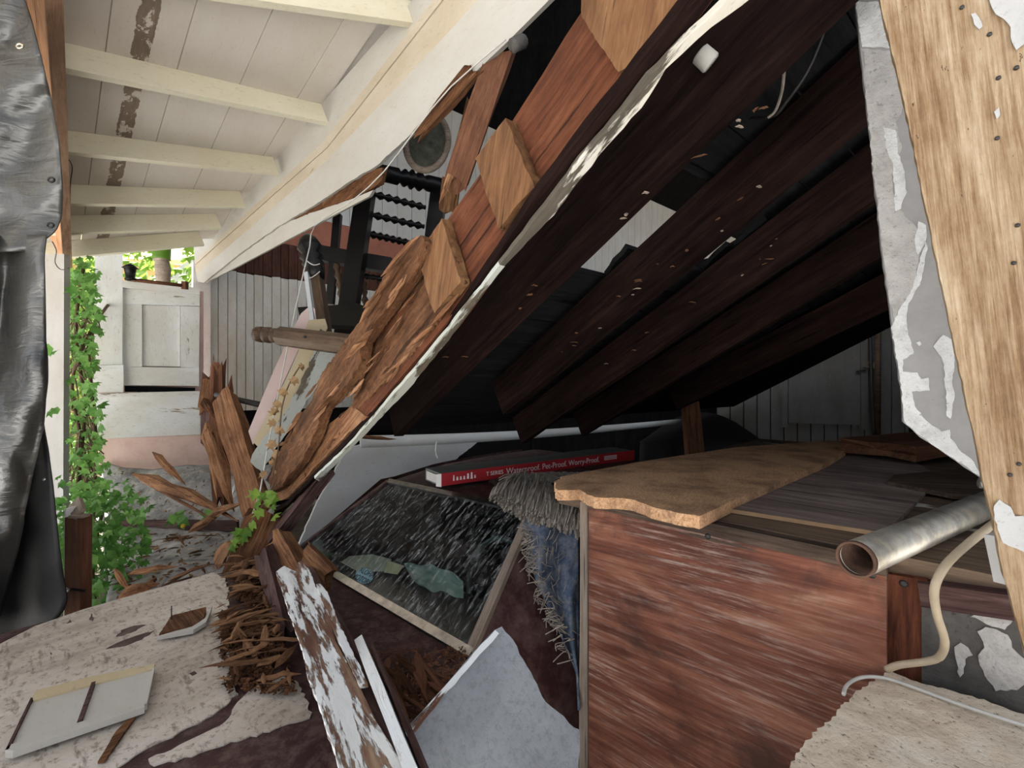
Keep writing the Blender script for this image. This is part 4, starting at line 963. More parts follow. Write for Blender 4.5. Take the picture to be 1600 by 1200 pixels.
# window frame piece and tile on the bonnet
wf = thing('window_sash_fragment', 'white two panel sash fragment lying flat on the bonnet', 'window sash', flat(.88).at(125, 1105))
zf = flat(.885)
for q in ([(12, 1168), (50, 1090), (143, 1066), (118, 1136)], [(126, 1133), (150, 1064), (241, 1040), (226, 1098)]):
    slab('panel', zf.pts(q), .008, m_fascia, grain=cx, parent=wf, toward=(0, 0, 1))
zf2 = flat(.891)
slab('rail', zf2.pts([(8, 1172), (14, 1164), (119, 1130), (225, 1096), (226, 1104), (118, 1140), (20, 1173)]), .018, m_fascia, grain=cx, parent=wf, toward=(0, 0, 1))
slab('top_rail', zf2.pts([(50, 1088), (58, 1078), (146, 1056), (242, 1037), (240, 1044), (148, 1068), (52, 1094)]), .018, m_creamboard, grain=cx, parent=wf, toward=(0, 0, 1))
slab('mullion', zf2.pts([(117, 1137), (143, 1066), (150, 1064), (125, 1135)]), .018, m_maroonwood, grain=cy, parent=wf, toward=(0, 0, 1))
slab('end_stile', zf2.pts([(225, 1100), (238, 1045), (242, 1042), (230, 1098)]), .018, m_fascia, grain=cy, parent=wf, toward=(0, 0, 1))
slab('end_stile', zf2.pts([(8, 1172), (48, 1090), (52, 1090), (14, 1170)]), .018, m_maroonwood, grain=cy, parent=wf, toward=(0, 0, 1))
tl = thing('wood_offcut', 'small brown wood offcut with white edges and a nail on the bonnet', 'offcut', flat(.88).at(285, 970))
slab('block', flat(.888).pts([(248, 991), (268, 962), (322, 948), (318, 966), (300, 978)]), .02, m_rot, grain=cx, parent=tl, toward=(0, 0, 1), jag=.003, res=.015)
slab('white_edge', flat(.886).pts([(246, 994), (300, 978), (320, 966), (331, 947), (329, 955), (322, 972), (302, 984)]), .014, m_fascia, grain=cx, parent=tl, toward=(0, 0, 1))
tube('nail', [flat(.888).at(268, 968), flat(.888).at(268, 968) + V((0, 0, .05))], .002, m_darkwire, parent=tl, n=5, sm=1)

# splinters: on the bonnet, at the foot of the rim joist, on the grey fabric
def scatter(n, name, label, group, spot, L, w_, mats, zr=(0, .03), dirs=None, cat='splinter'):
    protos = [splint_mesh(1, 1, 1, s) for s in range(8)]
    for me in protos: me.materials.append(None)
    for i in range(n):
        p = spot(); l = R.uniform(*L); a = dirs() if dirs else R.uniform(0, math.pi * 2)
        d = V((math.cos(a), math.sin(a), R.uniform(-.10, .10)))
        M = frame(p + V((0, 0, R.uniform(*zr))), d, V((R.uniform(-.4, .4), R.uniform(-.4, .4), 1))) @ Matrix.Diagonal((l, R.uniform(*w_), R.uniform(*w_) * .45, 1))
        o = bpy.data.objects.new(name, protos[i % 8]); C.objects.link(o); o.matrix_basis = M; WM[o.name] = M
        o.material_slots[0].link = 'OBJECT'; o.material_slots[0].material = R.choice(mats)
        tag(o, label, cat, group)
hz = flat(.872)
def spot_hood():
    while True:
        f = R.random() ** 1.25; y = 884 + 200 * f
        lo_ = 372 if f < .3 else 352; hi_ = 415 + 46 * f; x = R.uniform(lo_ - 6, hi_)
        if f > .62 and R.random() < .55: continue
        if noise.noise(V((x * .045, y * .03, 4))) > -.28: return hz.at(x, y)
hood_dirs = lambda: R.choice([R.gauss(2.2, .45), R.gauss(1.1, .5), R.gauss(.5, .5), R.uniform(0, 6.28)])
scatter(150, 'splinter', 'thin orange brown splinter in the pile on the bonnet beside the peeling beam', 'thin splinters piled on the bonnet', spot_hood, (.03, .13), (.005, .014), [m_rot, m_chip, m_chip, m_rotlight], (0, .045), hood_dirs)
scatter(60, 'wood_chip', 'broad flat orange wood chip in the pile on the bonnet', 'broad chips piled on the bonnet', spot_hood, (.06, .20), (.016, .036), [m_chip, m_rotlight, m_chip], (.005, .05), hood_dirs, cat='chip')
def dust_bm(n, spot, zmax, sz):
    cr = bmesh.new()
    for i in range(n):
        p = spot(); s = R.uniform(*sz)
        m_ = Matrix.Translation(p + V((0, 0, R.random() * zmax))) @ Matrix.Rotation(R.random() * 6, 4, V((R.random() - .5, R.random() - .5, R.random() + .2))) @ Matrix.Diagonal((s, s * R.uniform(.15, .5), s * .12, 1))
        bmesh.ops.create_cube(cr, size=1, matrix=m_)
    me = bpy.data.meshes.new('wood_dust'); cr.to_mesh(me); cr.free(); return me
stuff(tag(link('wood_dust', dust_bm(3200, spot_hood, .012, (.005, .026)), m_rot), 'brown wood dust and crumbs heaped on the bonnet', 'wood dust'))
def spot_cowl(): return P(R.uniform(575, 720), 0, 1) and hz.at(R.uniform(590, 700), R.uniform(1040, 1125))
scatter(26, 'splinter', 'curved brown strip of wood lying below the windscreen', 'strips below the windscreen', spot_cowl, (.10, .34), (.012, .03), [m_rot, m_brown], (0, .03), lambda: R.gauss(-.75, .25))
stuff(tag(link('wood_dust', dust_bm(1500, lambda: hz.at(R.uniform(575, 730), R.uniform(1015, 1140)), .012, (.004, .016)), m_brown), 'fine brown dust below the windscreen trim', 'wood dust'))
# posts and large splinters at the foot of the rim joist
def stick(name, a, b, w_, mt, label, cat='splinter', up=None, h=None):
    o = stick0(name, a, b, w_, mt, label, cat, up, h); A, B = P(*a), P(*b); u = (up if up is not None else (EYE - A)).normalized(); sd_ = (B - A).cross(u).normalized()
    for i in range(4):
        f0, f1 = sorted((R.uniform(0, .6), R.uniform(.35, 1.0))); k_ = R.uniform(-.5, .5) * w_
        splinter('fibre', A.lerp(B, f0) + sd_ * k_ * .6 + u * w_ * .12, A.lerp(B, f1) + sd_ * k_ * 1.3 + u * w_ * .2, w_ * R.uniform(.10, .26), w_ * .12, R.choice([mt, m_rot, m_chip]), o)
    return o
def stick0(name, a, b, w_, mt, label, cat='splinter', up=None, h=None): return tag(splinter(name, P(*a), P(*b), w_, h or w_ * .5, mt, up=up), label, cat)
def rlog(name, a, b, w_, h, mt, label, cat='timber', rough=.014, jag=.05, **k): return tag(beam(name, P(*a), P(*b), w_, h, mt, up=k.pop('up', V((0, -1, .2))), rough=rough, jag=jag, nx=18, ny=3, rsc=(3, 22), **k), label, cat)
rlog('split_timber', (378, 905, 2.28), (418, 812, 2.38), .17, .10, m_rot, 'rotten timber stump with a knot standing at the bonnet corner')
rlog('split_timber', (352, 622, 3.3), (404, 800, 2.75), .15, .10, m_rotlight, 'cracked orange timber leaning left of the white cord')
rlog('split_timber', (418, 865, 2.15), (452, 1000, 1.60), .07, .07, m_maroonwood, 'dark timber running beside the left side of the peeling beam')
rlog('split_timber', (436, 842, 2.25), (470, 905, 1.95), .10, .07, m_rotlight, 'fibrous torn timber end behind the peeling beam')
rlog('split_timber', (478, 868, 1.92), (512, 905, 1.78), .10, .05, m_rot, 'crumbling brown lump at the lower left of the windscreen')
ps = thing('split_post', 'dark brown split post with jagged torn top beside the beadboard wall', 'post', P(340, 740, 3.5))
beam('post_face', P(343, 790, 3.5), P(341, 572, 3.6), .10, .06, m_brown, up=(0, -1, 0), parent=ps, nx=16, ny=3, rough=.01, jag=.09)
beam('torn_side', P(322, 640, 3.62), P(330, 592, 3.64), .12, .04, m_rot, up=(0, -1, 0), parent=ps, nx=10, ny=3, rough=.01, jag=.06)
beam('dark_core', P(328, 690, 3.66), P(330, 590, 3.66), .13, .04, m_maroonwood, up=(0, -1, 0), parent=ps, nx=8, ny=3, rough=.008, jag=.05)
splinter('spike', P(333, 640, 3.52), P(334, 553, 3.6), .035, .03, m_brown, ps)
splinter('spike', P(352, 650, 3.52), P(362, 586, 3.6), .06, .03, m_brown, ps)
splinter('side_flap', P(318, 622, 3.5), P(338, 655, 3.45), .09, .03, m_rot, ps)
stick('long_splinter', (322, 660, 3.45), (366, 800, 2.95), .12, m_rotlight, 'long split splinter standing in front of the brown post')
stick('long_splinter', (208, 740, 3.9), (372, 815, 2.9), .13, m_rotlight, 'longest pale splinter lying across the upper grey fabric', up=V((0, -.4, 1)))
stick('long_splinter', (238, 706, 4.2), (290, 758, 3.8), .07, m_rotlight, 'thin pointed splinter against the pink base', up=V((0, -.6, 1)))
stick('long_splinter', (294, 832, 3.3), (390, 783, 2.75), .11, m_rotlight, 'short bright splinter crossing the longest pale splinter', up=V((0, -.5, 1)))
stick('long_splinter', (198, 898, 2.75), (280, 885, 2.75), .06, m_rotlight, 'flat orange splinter on the lower grey fabric', up=V((0, -.3, 1)))
stick('long_splinter', (225, 935, 2.55), (312, 885, 2.6), .03, m_rot, 'slim brown splinter beside the edge of the bonnet', up=V((0, -.3, 1)))
stick('long_splinter', (262, 908, 2.5), (330, 882, 2.5), .035, m_rot, 'dark narrow splinter near the bonnet edge and stump', up=V((0, -.3, 1)))
stick('long_splinter', (178, 888, 2.8), (205, 930, 2.6), .035, m_rotlight, 'little upright splinter beside the vine leaves', up=V((0, -.3, 1)))
stick('long_splinter', (340, 890, 2.45), (368, 842, 2.5), .10, m_rotlight, 'broad orange splinter left of the rotten stump', up=V((0, -.5, 1)))
stick('long_splinter', (182, 940, 2.5), (250, 912, 2.55), .10, m_rotlight, 'wide wedge of orange wood behind the bonnet', up=V((0, -.5, 1)))
ir = tag(tube('iron_rod', [P(338, 617, 3.5), P(405, 632, 3.2)], .02, m_darkwire, n=8, sm=1), 'dark iron rod sticking out of the split post', 'rod')

# terrace in two steps covered with grey fabric
def fab(rows, seed, amp):
    def f(u, v):
        n = len(rows) - 1; x = v * n; i = min(n - 1, int(x)); g_ = x - i
        (ax, ay, at_, bx_, by, bt) = [rows[i][k] + (rows[i + 1][k] - rows[i][k]) * g_ for k in range(6)]
        p = P(ax + (bx_ - ax) * u, ay + (by - ay) * u, at_ + (bt - at_) * u)
        return p + V((0, 0, amp * noise.noise(V((p.x * 2.3, p.y * 2.3 + seed, 0))) + amp * .4 * noise.noise(V((p.x * 7, p.y * 7, seed)))))
    return f
tr_ = thing('weed_fabric', 'grey weed fabric draped over the upper step below the pink wall base', 'fabric', P(260, 790, 4.4))
grid('sheet', fab([(165, 727, 4.8, 430, 727, 5.0), (158, 740, 4.75, 430, 745, 4.7), (160, 780, 4.6, 430, 790, 4.3), (170, 812, 4.4, 430, 812, 4.1), (172, 830, 4.35, 430, 835, 4.1)], 1.5, .07), 40, 24, m_fabric, tr_, thick=.01)
tr2 = thing('weed_fabric', 'grey weed fabric over the lower step strewn with splinters', 'fabric', P(260, 880, 3.6))
grid('sheet', fab([(170, 824, 4.2, 440, 828, 3.9), (172, 850, 3.9, 440, 850, 3.6), (170, 900, 3.3, 440, 890, 3.1), (165, 960, 2.75, 440, 940, 2.7), (140, 1060, 2.2, 440, 1040, 2.2)], 6.1, .05), 40, 30, m_fabric, tr2, thick=.01)
o = beam('edging_plank', P(178, 820, 4.22), P(372, 821, 3.95), .03, .09, m_maroonwood, nx=14, rough=.008); tag(o, 'dark edging plank along the step between the two grey fabrics', 'plank')
o = tube('thin_pole', [P(158, 748, 4.4), P(162, 820, 3.8), P(166, 910, 3.05)], .012, m_postpaint, n=6); tag(o, 'thin pale pole lying beside the vine at the left of the steps', 'pole')
def spot_f(): return P(R.uniform(190, 370), R.uniform(843, 925), 1)
def on_fab():
    u, v = R.uniform(.06, .7), R.uniform(.08, .75); return fab([(170, 824, 4.2, 440, 828, 3.9), (172, 850, 3.9, 440, 850, 3.6), (170, 900, 3.3, 440, 890, 3.1), (165, 960, 2.75, 440, 940, 2.7), (140, 1060, 2.2, 440, 1040, 2.2)], 6.1, .05)(u, v)
def on_fab1():
    u, v = R.uniform(.06, .75), R.uniform(.1, .85); return fab([(165, 727, 4.8, 430, 727, 5.0), (158, 740, 4.75, 430, 745, 4.7), (160, 780, 4.6, 430, 790, 4.3), (170, 812, 4.4, 430, 812, 4.1), (172, 830, 4.35, 430, 835, 4.1)], 1.5, .07)(u, v)
scatter(60, 'splinter', 'small orange splinter strewn on the lower grey fabric', 'splinters on the fabric', on_fab, (.05, .28), (.01, .03), [m_rot, m_rotlight], (0.01, .03))
def drybm(n, spot):
    cr = bmesh.new()
    for i in range(n):
        p = spot() + V((0, 0, .015)); s = R.uniform(.02, .05); m_ = Matrix.Translation(p) @ Matrix.Rotation(R.random() * 6, 4, V((R.random() - .5, R.random() - .5, R.random() - .2))) @ Matrix.Diagonal((s, s * .5, 1, 1))
        vs = [cr.verts.new(m_ @ V(q)) for q in ((-.5, 0, 0), (0, -.5, .008), (.5, 0, .012), (0, .5, .006))]; cr.faces.new(vs)
    me = bpy.data.meshes.new('dry_leaves'); cr.to_mesh(me); cr.free(); return me
stuff(tag(link('dry_leaves', drybm(420, lambda: on_fab() if R.random() < .55 else on_fab1()), m_dry), 'dry brown leaf litter on the grey fabric', 'leaf litter'))

# boards leaning behind the rim joist on the left
def lean(name, q, t0, t1, mt, label, th=.015, cat='board', grain=None, **k):
    ys = [p[1] for p in q]; y0, y1 = min(ys), max(ys); xm = sum(p[0] for p in q) / len(q)
    pl = plane3((xm, y0, t0), (xm, y1, t1), (xm + 60, y0, t0 + .1))
    return tag(slab(name, pl.pts(q), th, mt, grain=grain or V((.6, -.1, 1)), **k), label, cat)
lean('pink_sheet', [(470, 490), (484, 478), (492, 482), (494, 500), (478, 520), (462, 556), (430, 625), (406, 680), (395, 695), (388, 674), (402, 640), (425, 585), (450, 530)], 3.15, 2.95, m_pinksheet, 'pink white curved sheet leaning behind the white cord', cat='sheet')
lean('cream_board', [(482, 500), (508, 498), (512, 512), (490, 550), (470, 600), (440, 655), (405, 700), (395, 690), (430, 628), (462, 560)], 3.1, 2.9, m_creamboard, 'cream painted board leaning behind the pink sheet')
lean('flaking_board', [(500, 515), (548, 528), (520, 565), (500, 600), (470, 640), (440, 690), (410, 735), (392, 722), (400, 700), (440, 655), (470, 600), (487, 552)], 3.02, 2.85, m_greenpeel, 'grey green flaking board leaning in front of the cream board', jag=.01)
lean('dark_board', [(545, 555), (566, 575), (540, 600), (500, 660), (450, 735), (425, 760), (415, 750), (450, 690), (490, 630)], 3.05, 2.9, m_maroonwood, 'dark weathered board between the flaking board and the rotten plank')
o = slab('plastic_bracket', plane3((366, 745, 2.9), (385, 760, 2.9), (366, 760, 2.85)).pts([(366, 758), (372, 745), (378, 742), (372, 762), (364, 770)]), .02, m_bracket); tag(o, 'small pale plastic bracket beside the cracked orange timber', 'bracket')
# wire from the eave to the bonnet corner
wp_ = [(790, 62, 2.6), (705, 135, 2.85), (650, 202, 3.0), (600, 268, 3.15), (550, 314, 3.25), (492, 353, 3.3), (484, 385, 3.2), (462, 480, 3.0), (440, 590, 2.8), (420, 690, 2.6), (406, 770, 2.5), (396, 800, 2.45), (384, 870, 2.4)]
o = tube('white_string', [P(*q) for q in wp_], .0045, m_wire, n=6, sm=2); tag(o, 'long thin white cord running from the eave down to the bonnet', 'cord')

# black furniture stuck in the gap
F = 4.5
fr_ = thing('black_chair', 'black turned wood chair frame with rope twist spindles stuck in the gap', 'chair', P(600, 400, F))
beam('leg', P(572, 300, F), P(538, 530, F - .3), .16, .12, m_black, up=(0, -1, 0), parent=fr_)
beam('leg', P(688, 285, F + .6), P(677, 372, F + .6), .17, .12, m_black, up=(0, -1, 0), parent=fr_)
def rope(a, b, r, n=8, tw=.35):
    pr = [(0, r * .5)]
    for i in range(n): pr += [((i + .25) / n, r), ((i + .75) / n, r * (1 - tw))]
    pr.append((1, r * .6)); return pr
lathe('top_rail', P(586, 268, F), P(694, 292, F + .5), [(0, .08), (.3, .085), (.34, .05), (.4, .09), (.45, .06), (.5, .10), (.55, .06), (.62, .10), (.68, .06), (.75, .085), (1, .085)], m_black, fr_, n=12)
for y0, y1, xa, xb in ((302, 324, 578, 664), (334, 354, 574, 662), (364, 380, 570, 640)):
    lathe('spindle', P(xa, y0, F), P(xb, y1, F + .4), rope(0, 0, .042, 7, .55), m_black, fr_)
beam('seat_rail', P(486, 394, F), P(612, 416, F), .14, .14, m_black, up=(0, -1, 0), parent=fr_, nx=4)
lathe('lower_spindle', P(562, 430, F), P(600, 436, F), rope(0, 0, .03, 4), m_black, fr_)
lathe('upright_spindle', P(524, 400, F), P(534, 470, F - .1), rope(0, 0, .035, 5, .5), m_darkturn, fr_)
lathe('upright_spindle', P(568, 440, F), P(572, 492, F - .1), rope(0, 0, .035, 4, .5), m_darkturn, fr_)
beam('thin_post', P(528, 335, F), P(516, 475, F), .07, .06, m_black, up=(0, -1, 0), parent=fr_)
slab('seat_board', plane3((485, 478, 4.0), (580, 482, 4.0), (520, 500, 3.9)).pts([(465, 480), (560, 474), (575, 482), (572, 510), (470, 505)]), .05, m_black, parent=fr_)
lp = thing('turned_bedpost', 'dark brown bedpost with white gleaming edge leaning over the pink sheet', 'bedpost', P(500, 500, 3.4))
beam('shaft', P(492, 432, 3.4), P(514, 592, 3.1), .10, .09, m_darkturn, up=(0, -1, 0), parent=lp)
beam('pale_edge', P(482, 430, 3.36), P(501, 575, 3.08), .028, .085, m_bracket, up=(0, -1, 0), parent=lp)  # bright reflection along the post, built as a pale strip
lathe('finial', P(494, 438, 3.4), P(480, 366, 3.42), [(0, .06), (.2, .075), (.3, .06), (.36, .08), (.42, .06), (.5, .085), (.58, .06), (.7, .09), (.9, .06), (1, .02)], m_black, lp, n=14)
tube('wire_binding', [P(480, 408, 3.33), P(490, 414, 3.32), P(500, 412, 3.33)], .004, m_wire, parent=lp)
tube('wire_binding', [P(480, 436, 3.33), P(490, 432, 3.32), P(500, 424, 3.33)], .004, m_wire, parent=lp)
nl = thing('turned_newel', 'brown turned newel post pointing left in front of the beadboard', 'newel post', P(470, 525, 2.95))
lathe('turned_end', P(399, 522, 2.95), P(438, 525, 2.92), [(0, .03), (.05, .048), (.28, .052), (.34, .032), (.4, .05), (.58, .052), (.64, .03), (.7, .046), (.86, .048), (.92, .03), (1, .05)], m_darkturn, nl, n=14)
lathe('octagonal_shaft', P(435, 525, 2.92), P(556, 540, 2.7), [(0, .045), (.03, .062), (1, .064)], m_darkturn, nl, n=8, smooth=False)
for x in (476, 518): lathe('bolt_head', P(x, 526, 2.76), P(x, 526, 2.75), [(0, .009), (1, .009)], m_darkwire, nl)
# oval frame and broken planks in the upper gap
ov = thing('oval_tray', 'dusty green oval wooden tray with pale rim hanging under the eave', 'tray', P(668, 225, 3.9))
def oval(u, v):
    a = u * 2 * math.pi; r = v; return P(667 + math.cos(a) * 33 * r - 3 * math.sin(a) * r, 222 + math.sin(a) * 44 * r, 3.9 + .06 * r * math.cos(a))
grid('disc', oval, 40, 4, plain('dusty_green_board', (.10, .105, .075), .9, var=.7, scale=18, bump=.5), ov, thick=.0)
tube('rim', [oval(i / 40, 1.0) for i in range(41)], .028, m_stile, parent=ov, n=8, sm=1)
o = rlog('broken_plank', (782, 82, 2.75), (712, 288, 3.0), .16, .05, m_brown, 'long broken plank standing in the dark gap under the eave', 'plank', rough=.008, jag=.06)
o = rlog('broken_plank', (738, 165, 3.3), (708, 285, 3.3), .10, .04, m_block, 'orange plank half hidden behind the long broken plank', 'plank', rough=.006, jag=.05)
o = rlog('broken_plank', (740, 110, 2.8), (658, 206, 3.1), .10, .05, m_rot, 'splintered dark stub just below the eave fascia', 'plank', rough=.012, jag=.06)
o = stick('hanging_splinter', (712, 255, 2.98), (686, 318, 3.0), .05, m_rotlight, 'ragged splinter hanging from the foot of the long broken plank')
o = rlog('short_plank', (706, 280, 3.5), (700, 330, 3.5), .14, .04, m_block, 'short orange plank beside the black chair leg', 'plank', rough=.005, jag=.02)
o = lathe('grey_insulator', P(800, 72, 2.3), P(818, 64, 2.35), [(0, .02), (.1, .035), (.9, .036), (1, .03)], m_greyconc); tag(o, 'small grey cylinder in the dark gap beside the eave', 'insulator')
o = lathe('white_insulator', P(1092, 82, .93), P(1112, 100, .93), [(0, .013), (.1, .020), (.9, .021), (1, .017)], m_postpaint); tag(o, 'white ceramic cylinder fixed on the dark joist near the top', 'insulator')
o = tube('dark_cable', [P(1300, -10, 1.0), P(1290, 40, 1.02), (P(1262, 110, 1.05)), P(1228, 160, 1.1), P(1205, 182, 1.15), P(1150, 186, 1.3), P(1070, 196, 1.45)], .004, m_darkwire, n=6); tag(o, 'thin dark cable crossing the joists at upper right', 'cable')
o = tube('cobweb_thread', [P(1226, 98, 1.0), P(1222, 140, 1.05), P(1212, 172, 1.1), P(1200, 184, 1.12)], .0035, m_fringe, n=5); tag(o, 'dusty grey cobweb thread hanging on the dark cable', 'cobweb')
for i, (pts_, lb) in enumerate([([(682, 690), (681, 705), (684, 716)], 'white cobweb wisp hanging at the white panel')]):
    o = tube('cobweb_thread', [P(x, y, 2.9) for x, y in pts_], .006, m_wire, n=5); tag(o, lb, 'cobweb')
# debris hanging on the joists
sp2 = [m_rotlight, m_stile, m_brown]
def spot_j():
    k, A, B = R.choice([(.215, (1200, 165), (700, 585)), (.635, (1200, 295), (860, 575)), (1.075, (1250, 375), (900, 630))])
    f = R.random(); return PJ(k).at(A[0] + (B[0] - A[0]) * f + R.uniform(-8, 8), A[1] + (B[1] - A[1]) * f - R.uniform(0, 30))
scatter(40, 'wood_chip', 'small pale chip caught on the dark joists', 'chips on the joists', spot_j, (.012, .04), (.006, .012), sp2, (-.01, .0), cat='chip')

# back of the dark space: wall with a door, pipe, prop and sacks
bz = 5.2
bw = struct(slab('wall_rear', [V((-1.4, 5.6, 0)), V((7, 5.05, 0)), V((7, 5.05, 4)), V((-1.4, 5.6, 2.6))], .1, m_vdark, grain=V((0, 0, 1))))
struct(slab('front_light_block', [V((1.75, .80, 0)), V((4.3, .74, 0)), V((4.3, .74, 4.5)), V((1.75, .80, 4.2))], .1, m_vdark, toward=(0, 1, 0)))  # unseen slab added to cut the light coming in from the right
bp = plane3((1100, 600, 5.15), (1400, 600, 4.95), (1100, 500, 5.15))
for a in range(1120, 1420, 21):
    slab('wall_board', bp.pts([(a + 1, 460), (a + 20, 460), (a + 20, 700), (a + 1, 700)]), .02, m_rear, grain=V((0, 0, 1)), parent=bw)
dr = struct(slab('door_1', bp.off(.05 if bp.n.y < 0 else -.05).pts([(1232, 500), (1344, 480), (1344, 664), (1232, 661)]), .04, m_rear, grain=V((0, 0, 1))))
for q in ([(1222, 500), (1231, 498), (1231, 668), (1222, 668)], [(1346, 480), (1356, 478), (1356, 672), (1346, 672)]):
    slab('door_jamb', bp.off(.06 if bp.n.y < 0 else -.06).pts(q), .05, m_rear, grain=V((0, 0, 1)), parent=dr)
beam('door_handle', bp.at(1330, 581) - V((0, .08, 0)), bp.at(1343, 579) - V((0, .08, 0)), .02, .02, m_darkwire, parent=dr)
beam('latch', bp.at(1342, 570) - V((0, .09, 0)), bp.at(1356, 572) - V((0, .09, 0)), .05, .06, m_galv, parent=dr)
o = tube('wall_pipe', [bp.at(1358, 470) - V((0, .12, 0)), bp.at(1357, 690) - V((0, .12, 0))], .03, m_darkturn, n=8, sm=1); tag(o, 'dark upright pipe beside the rear door', 'pipe')
o = tube('wall_cable', [bp.at(1336, 500) - V((0, .15, 0)), bp.at(1343, 530) - V((0, .15, 0)), bp.at(1345, 600) - V((0, .15, 0)), bp.at(1349, 680) - V((0, .15, 0))], .014, m_darkwire, n=6); tag(o, 'dark cable hanging along the rear door edge', 'cable')
o = lathe('lamp_rose', bp.at(1335, 505) - V((0, .2, 0)), bp.at(1335, 498) - V((0, .2, -.0)), [(0, .03), (.3, .09), (1, .10)], m_porch); tag(o, 'pale ceiling rose under the lowest joist by the rear door', 'lamp fitting')
o = beam('prop_post', V((P(1092, 715, 3.6).x + .06, 3.55, 0)), P(1078, 628, 3.7), .12, .10, m_brown, nx=8, rough=.006, up=(0, -1, 0)); tag(o, 'short dark prop post under the lowest joist', 'post')
def sackf(u, v):
    q = P(1000 + 190 * u, 690 - 46 * math.sin(u * 3.1) * max(0, (v - .3) / .7), 4.1 + .8 * max(0, (v - .3) / .7)) + V((0, .05 * noise.noise(V((u * 6, v * 6, 4))), 0))
    if v < .3: q.z *= v / .3
    return q
o = grid('dark_sack', sackf, 24, 14, m_cabin, thick=.02); tag(o, 'dark dusty sheet heaped behind the bench cabinet', 'sheet')
sw = struct(slab('side_light_block', [V((4.25, .75, 0)), V((4.25, 9, 0)), V((4.25, 9, 4.5)), V((4.25, .75, 4.5))], .1, m_vdark))  # unseen slab placed to limit side light in the dark space

# ------------------------------------------------------------------ tarp, short post
def rb(y):
    T = [(-120, 32), (0, 40), (30, 50), (100, 68), (160, 82), (220, 93), (300, 99), (340, 97), (362, 88), (376, 70), (392, 62)]
    for (a, b), (c, d) in zip(T[:-1], T[1:]):
        if y <= c: return b + (d - b) * (y - a) / (c - a)
    return T[-1][1]
tpn = thing('black_tarp', 'black plastic tarp hanging in folds at the left of the porch', 'tarp', P(20, 600, 1.9))
def tw(x, y, k=1.0):
    return k * (.035 * math.sin(x * .045 + y * .012 + 1.5 * noise.noise(V((x * .01, y * .006, 2)))) + .05 * noise.noise(V((x * .012, y * .007, 5))) + .022 * noise.noise(V((x * .03, y * .022, 9))))
def flap(u, v):
    y = -120 + 512 * v; x = -330 + (rb(y) + 330) * u
    sag = 0 if v < .9 else -.05 * (v - .9) / .1
    return P(x, y + 14 * (v ** 6) * (1 - u), 1.80 + .10 * v + tw(x, y * 2.2, .55) + sag)
grid('upper_flap', flap, 60, 60, m_tarp, tpn, thick=.006)
def lower(u, v):
    y = 368 + 640 * v
    X = [(368, 74), (400, 70), (480, 72), (600, 73), (670, 69), (700, 62), (760, 48), (850, 30), (1008, -14)]
    r = X[-1][1]
    for (a, b), (c, d) in zip(X[:-1], X[1:]):
        if y <= c: r = b + (d - b) * max(0, y - a) / (c - a); break
    x = -330 + (r + 330) * u
    return P(x, y, 1.86 + tw(x * 1.2 + 40, y, 1.0) + .0 * v - .06 * math.sin(u * 3.1))
grid('lower_sheet', lower, 60, 70, m_tarp, tpn, thick=.006)
def hem(u, v):
    y = 600 + 405 * v
    Lh = [(600, -60), (1005, -80)]; Rr = [(600, 62), (668, 70), (700, 76), (760, 84), (850, 93), (900, 100), (935, 106), (950, 103), (965, 92), (985, 60), (1005, 5)]
    r = Rr[-1][1]
    for (a, b), (c, d) in zip(Rr[:-1], Rr[1:]):
        if y <= c: r = b + (d - b) * (y - a) / (c - a); break
    x = -300 + (r + 300) * u
    return P(x, y, 1.98 + .025 * math.sin(x * .06) * (1 - v * .3) + .02 * noise.noise(V((x * .03, y * .015, 7))))
grid('hem_sheet', hem, 50, 40, m_tarpdull, tpn, thick=.006)
for px, py, t in ((31, 72, 1.775), (80, 281, 1.83), (79, 352, 1.83)):
    tube('grommet', [P(px + 5 * math.cos(a * math.pi / 6), py + 3.4 * math.sin(a * math.pi / 6), t) for a in range(13)], .004, m_grommet if py < 100 else m_black, parent=tpn, n=6, sm=1)
lathe('hem_stud', P(70, 749, 1.96), P(70, 749, 1.945), [(0, .008), (1, .006)], m_steel, tpn)
bp_ = thing('short_brown_post', 'short brown metal post with an angled cap beside the tarp', 'post', P(122, 960, 2.2))
beam('post', P(122, 1010, 2.2), P(123, 806, 2.2), .075, .06, m_brown, up=(0, -1, 0), parent=bp_)
beam('lit_flange', P(111, 1010, 2.21), P(113, 792, 2.21), .008, .07, m_porch, up=(0, -1, 0), parent=bp_)  # light on the post's left edge, painted as a white strip
beam('cap', P(124, 803, 2.17), P(118, 785, 2.3), .055, .02, m_stile, up=(0, -1, .6), parent=bp_)
beam('cap_lip', P(113, 806, 2.165), P(135, 806, 2.165), .04, .012, m_stile, parent=bp_)
hk = thing('hook_clip', 'steel hook and black strap holding the tarp to the short post', 'hook', P(110, 922, 2.15))
tube('strap', [P(104, 922, 2.10), P(116, 921, 2.15), P(133, 923, 2.16)], .006, m_black, parent=hk, n=6)
tube('snap_hook', [P(96, 921, 2.06), P(102, 919, 2.07), P(108, 922, 2.08), P(102, 925, 2.07), P(96, 922, 2.06)], .004, m_steel, parent=hk, n=6)

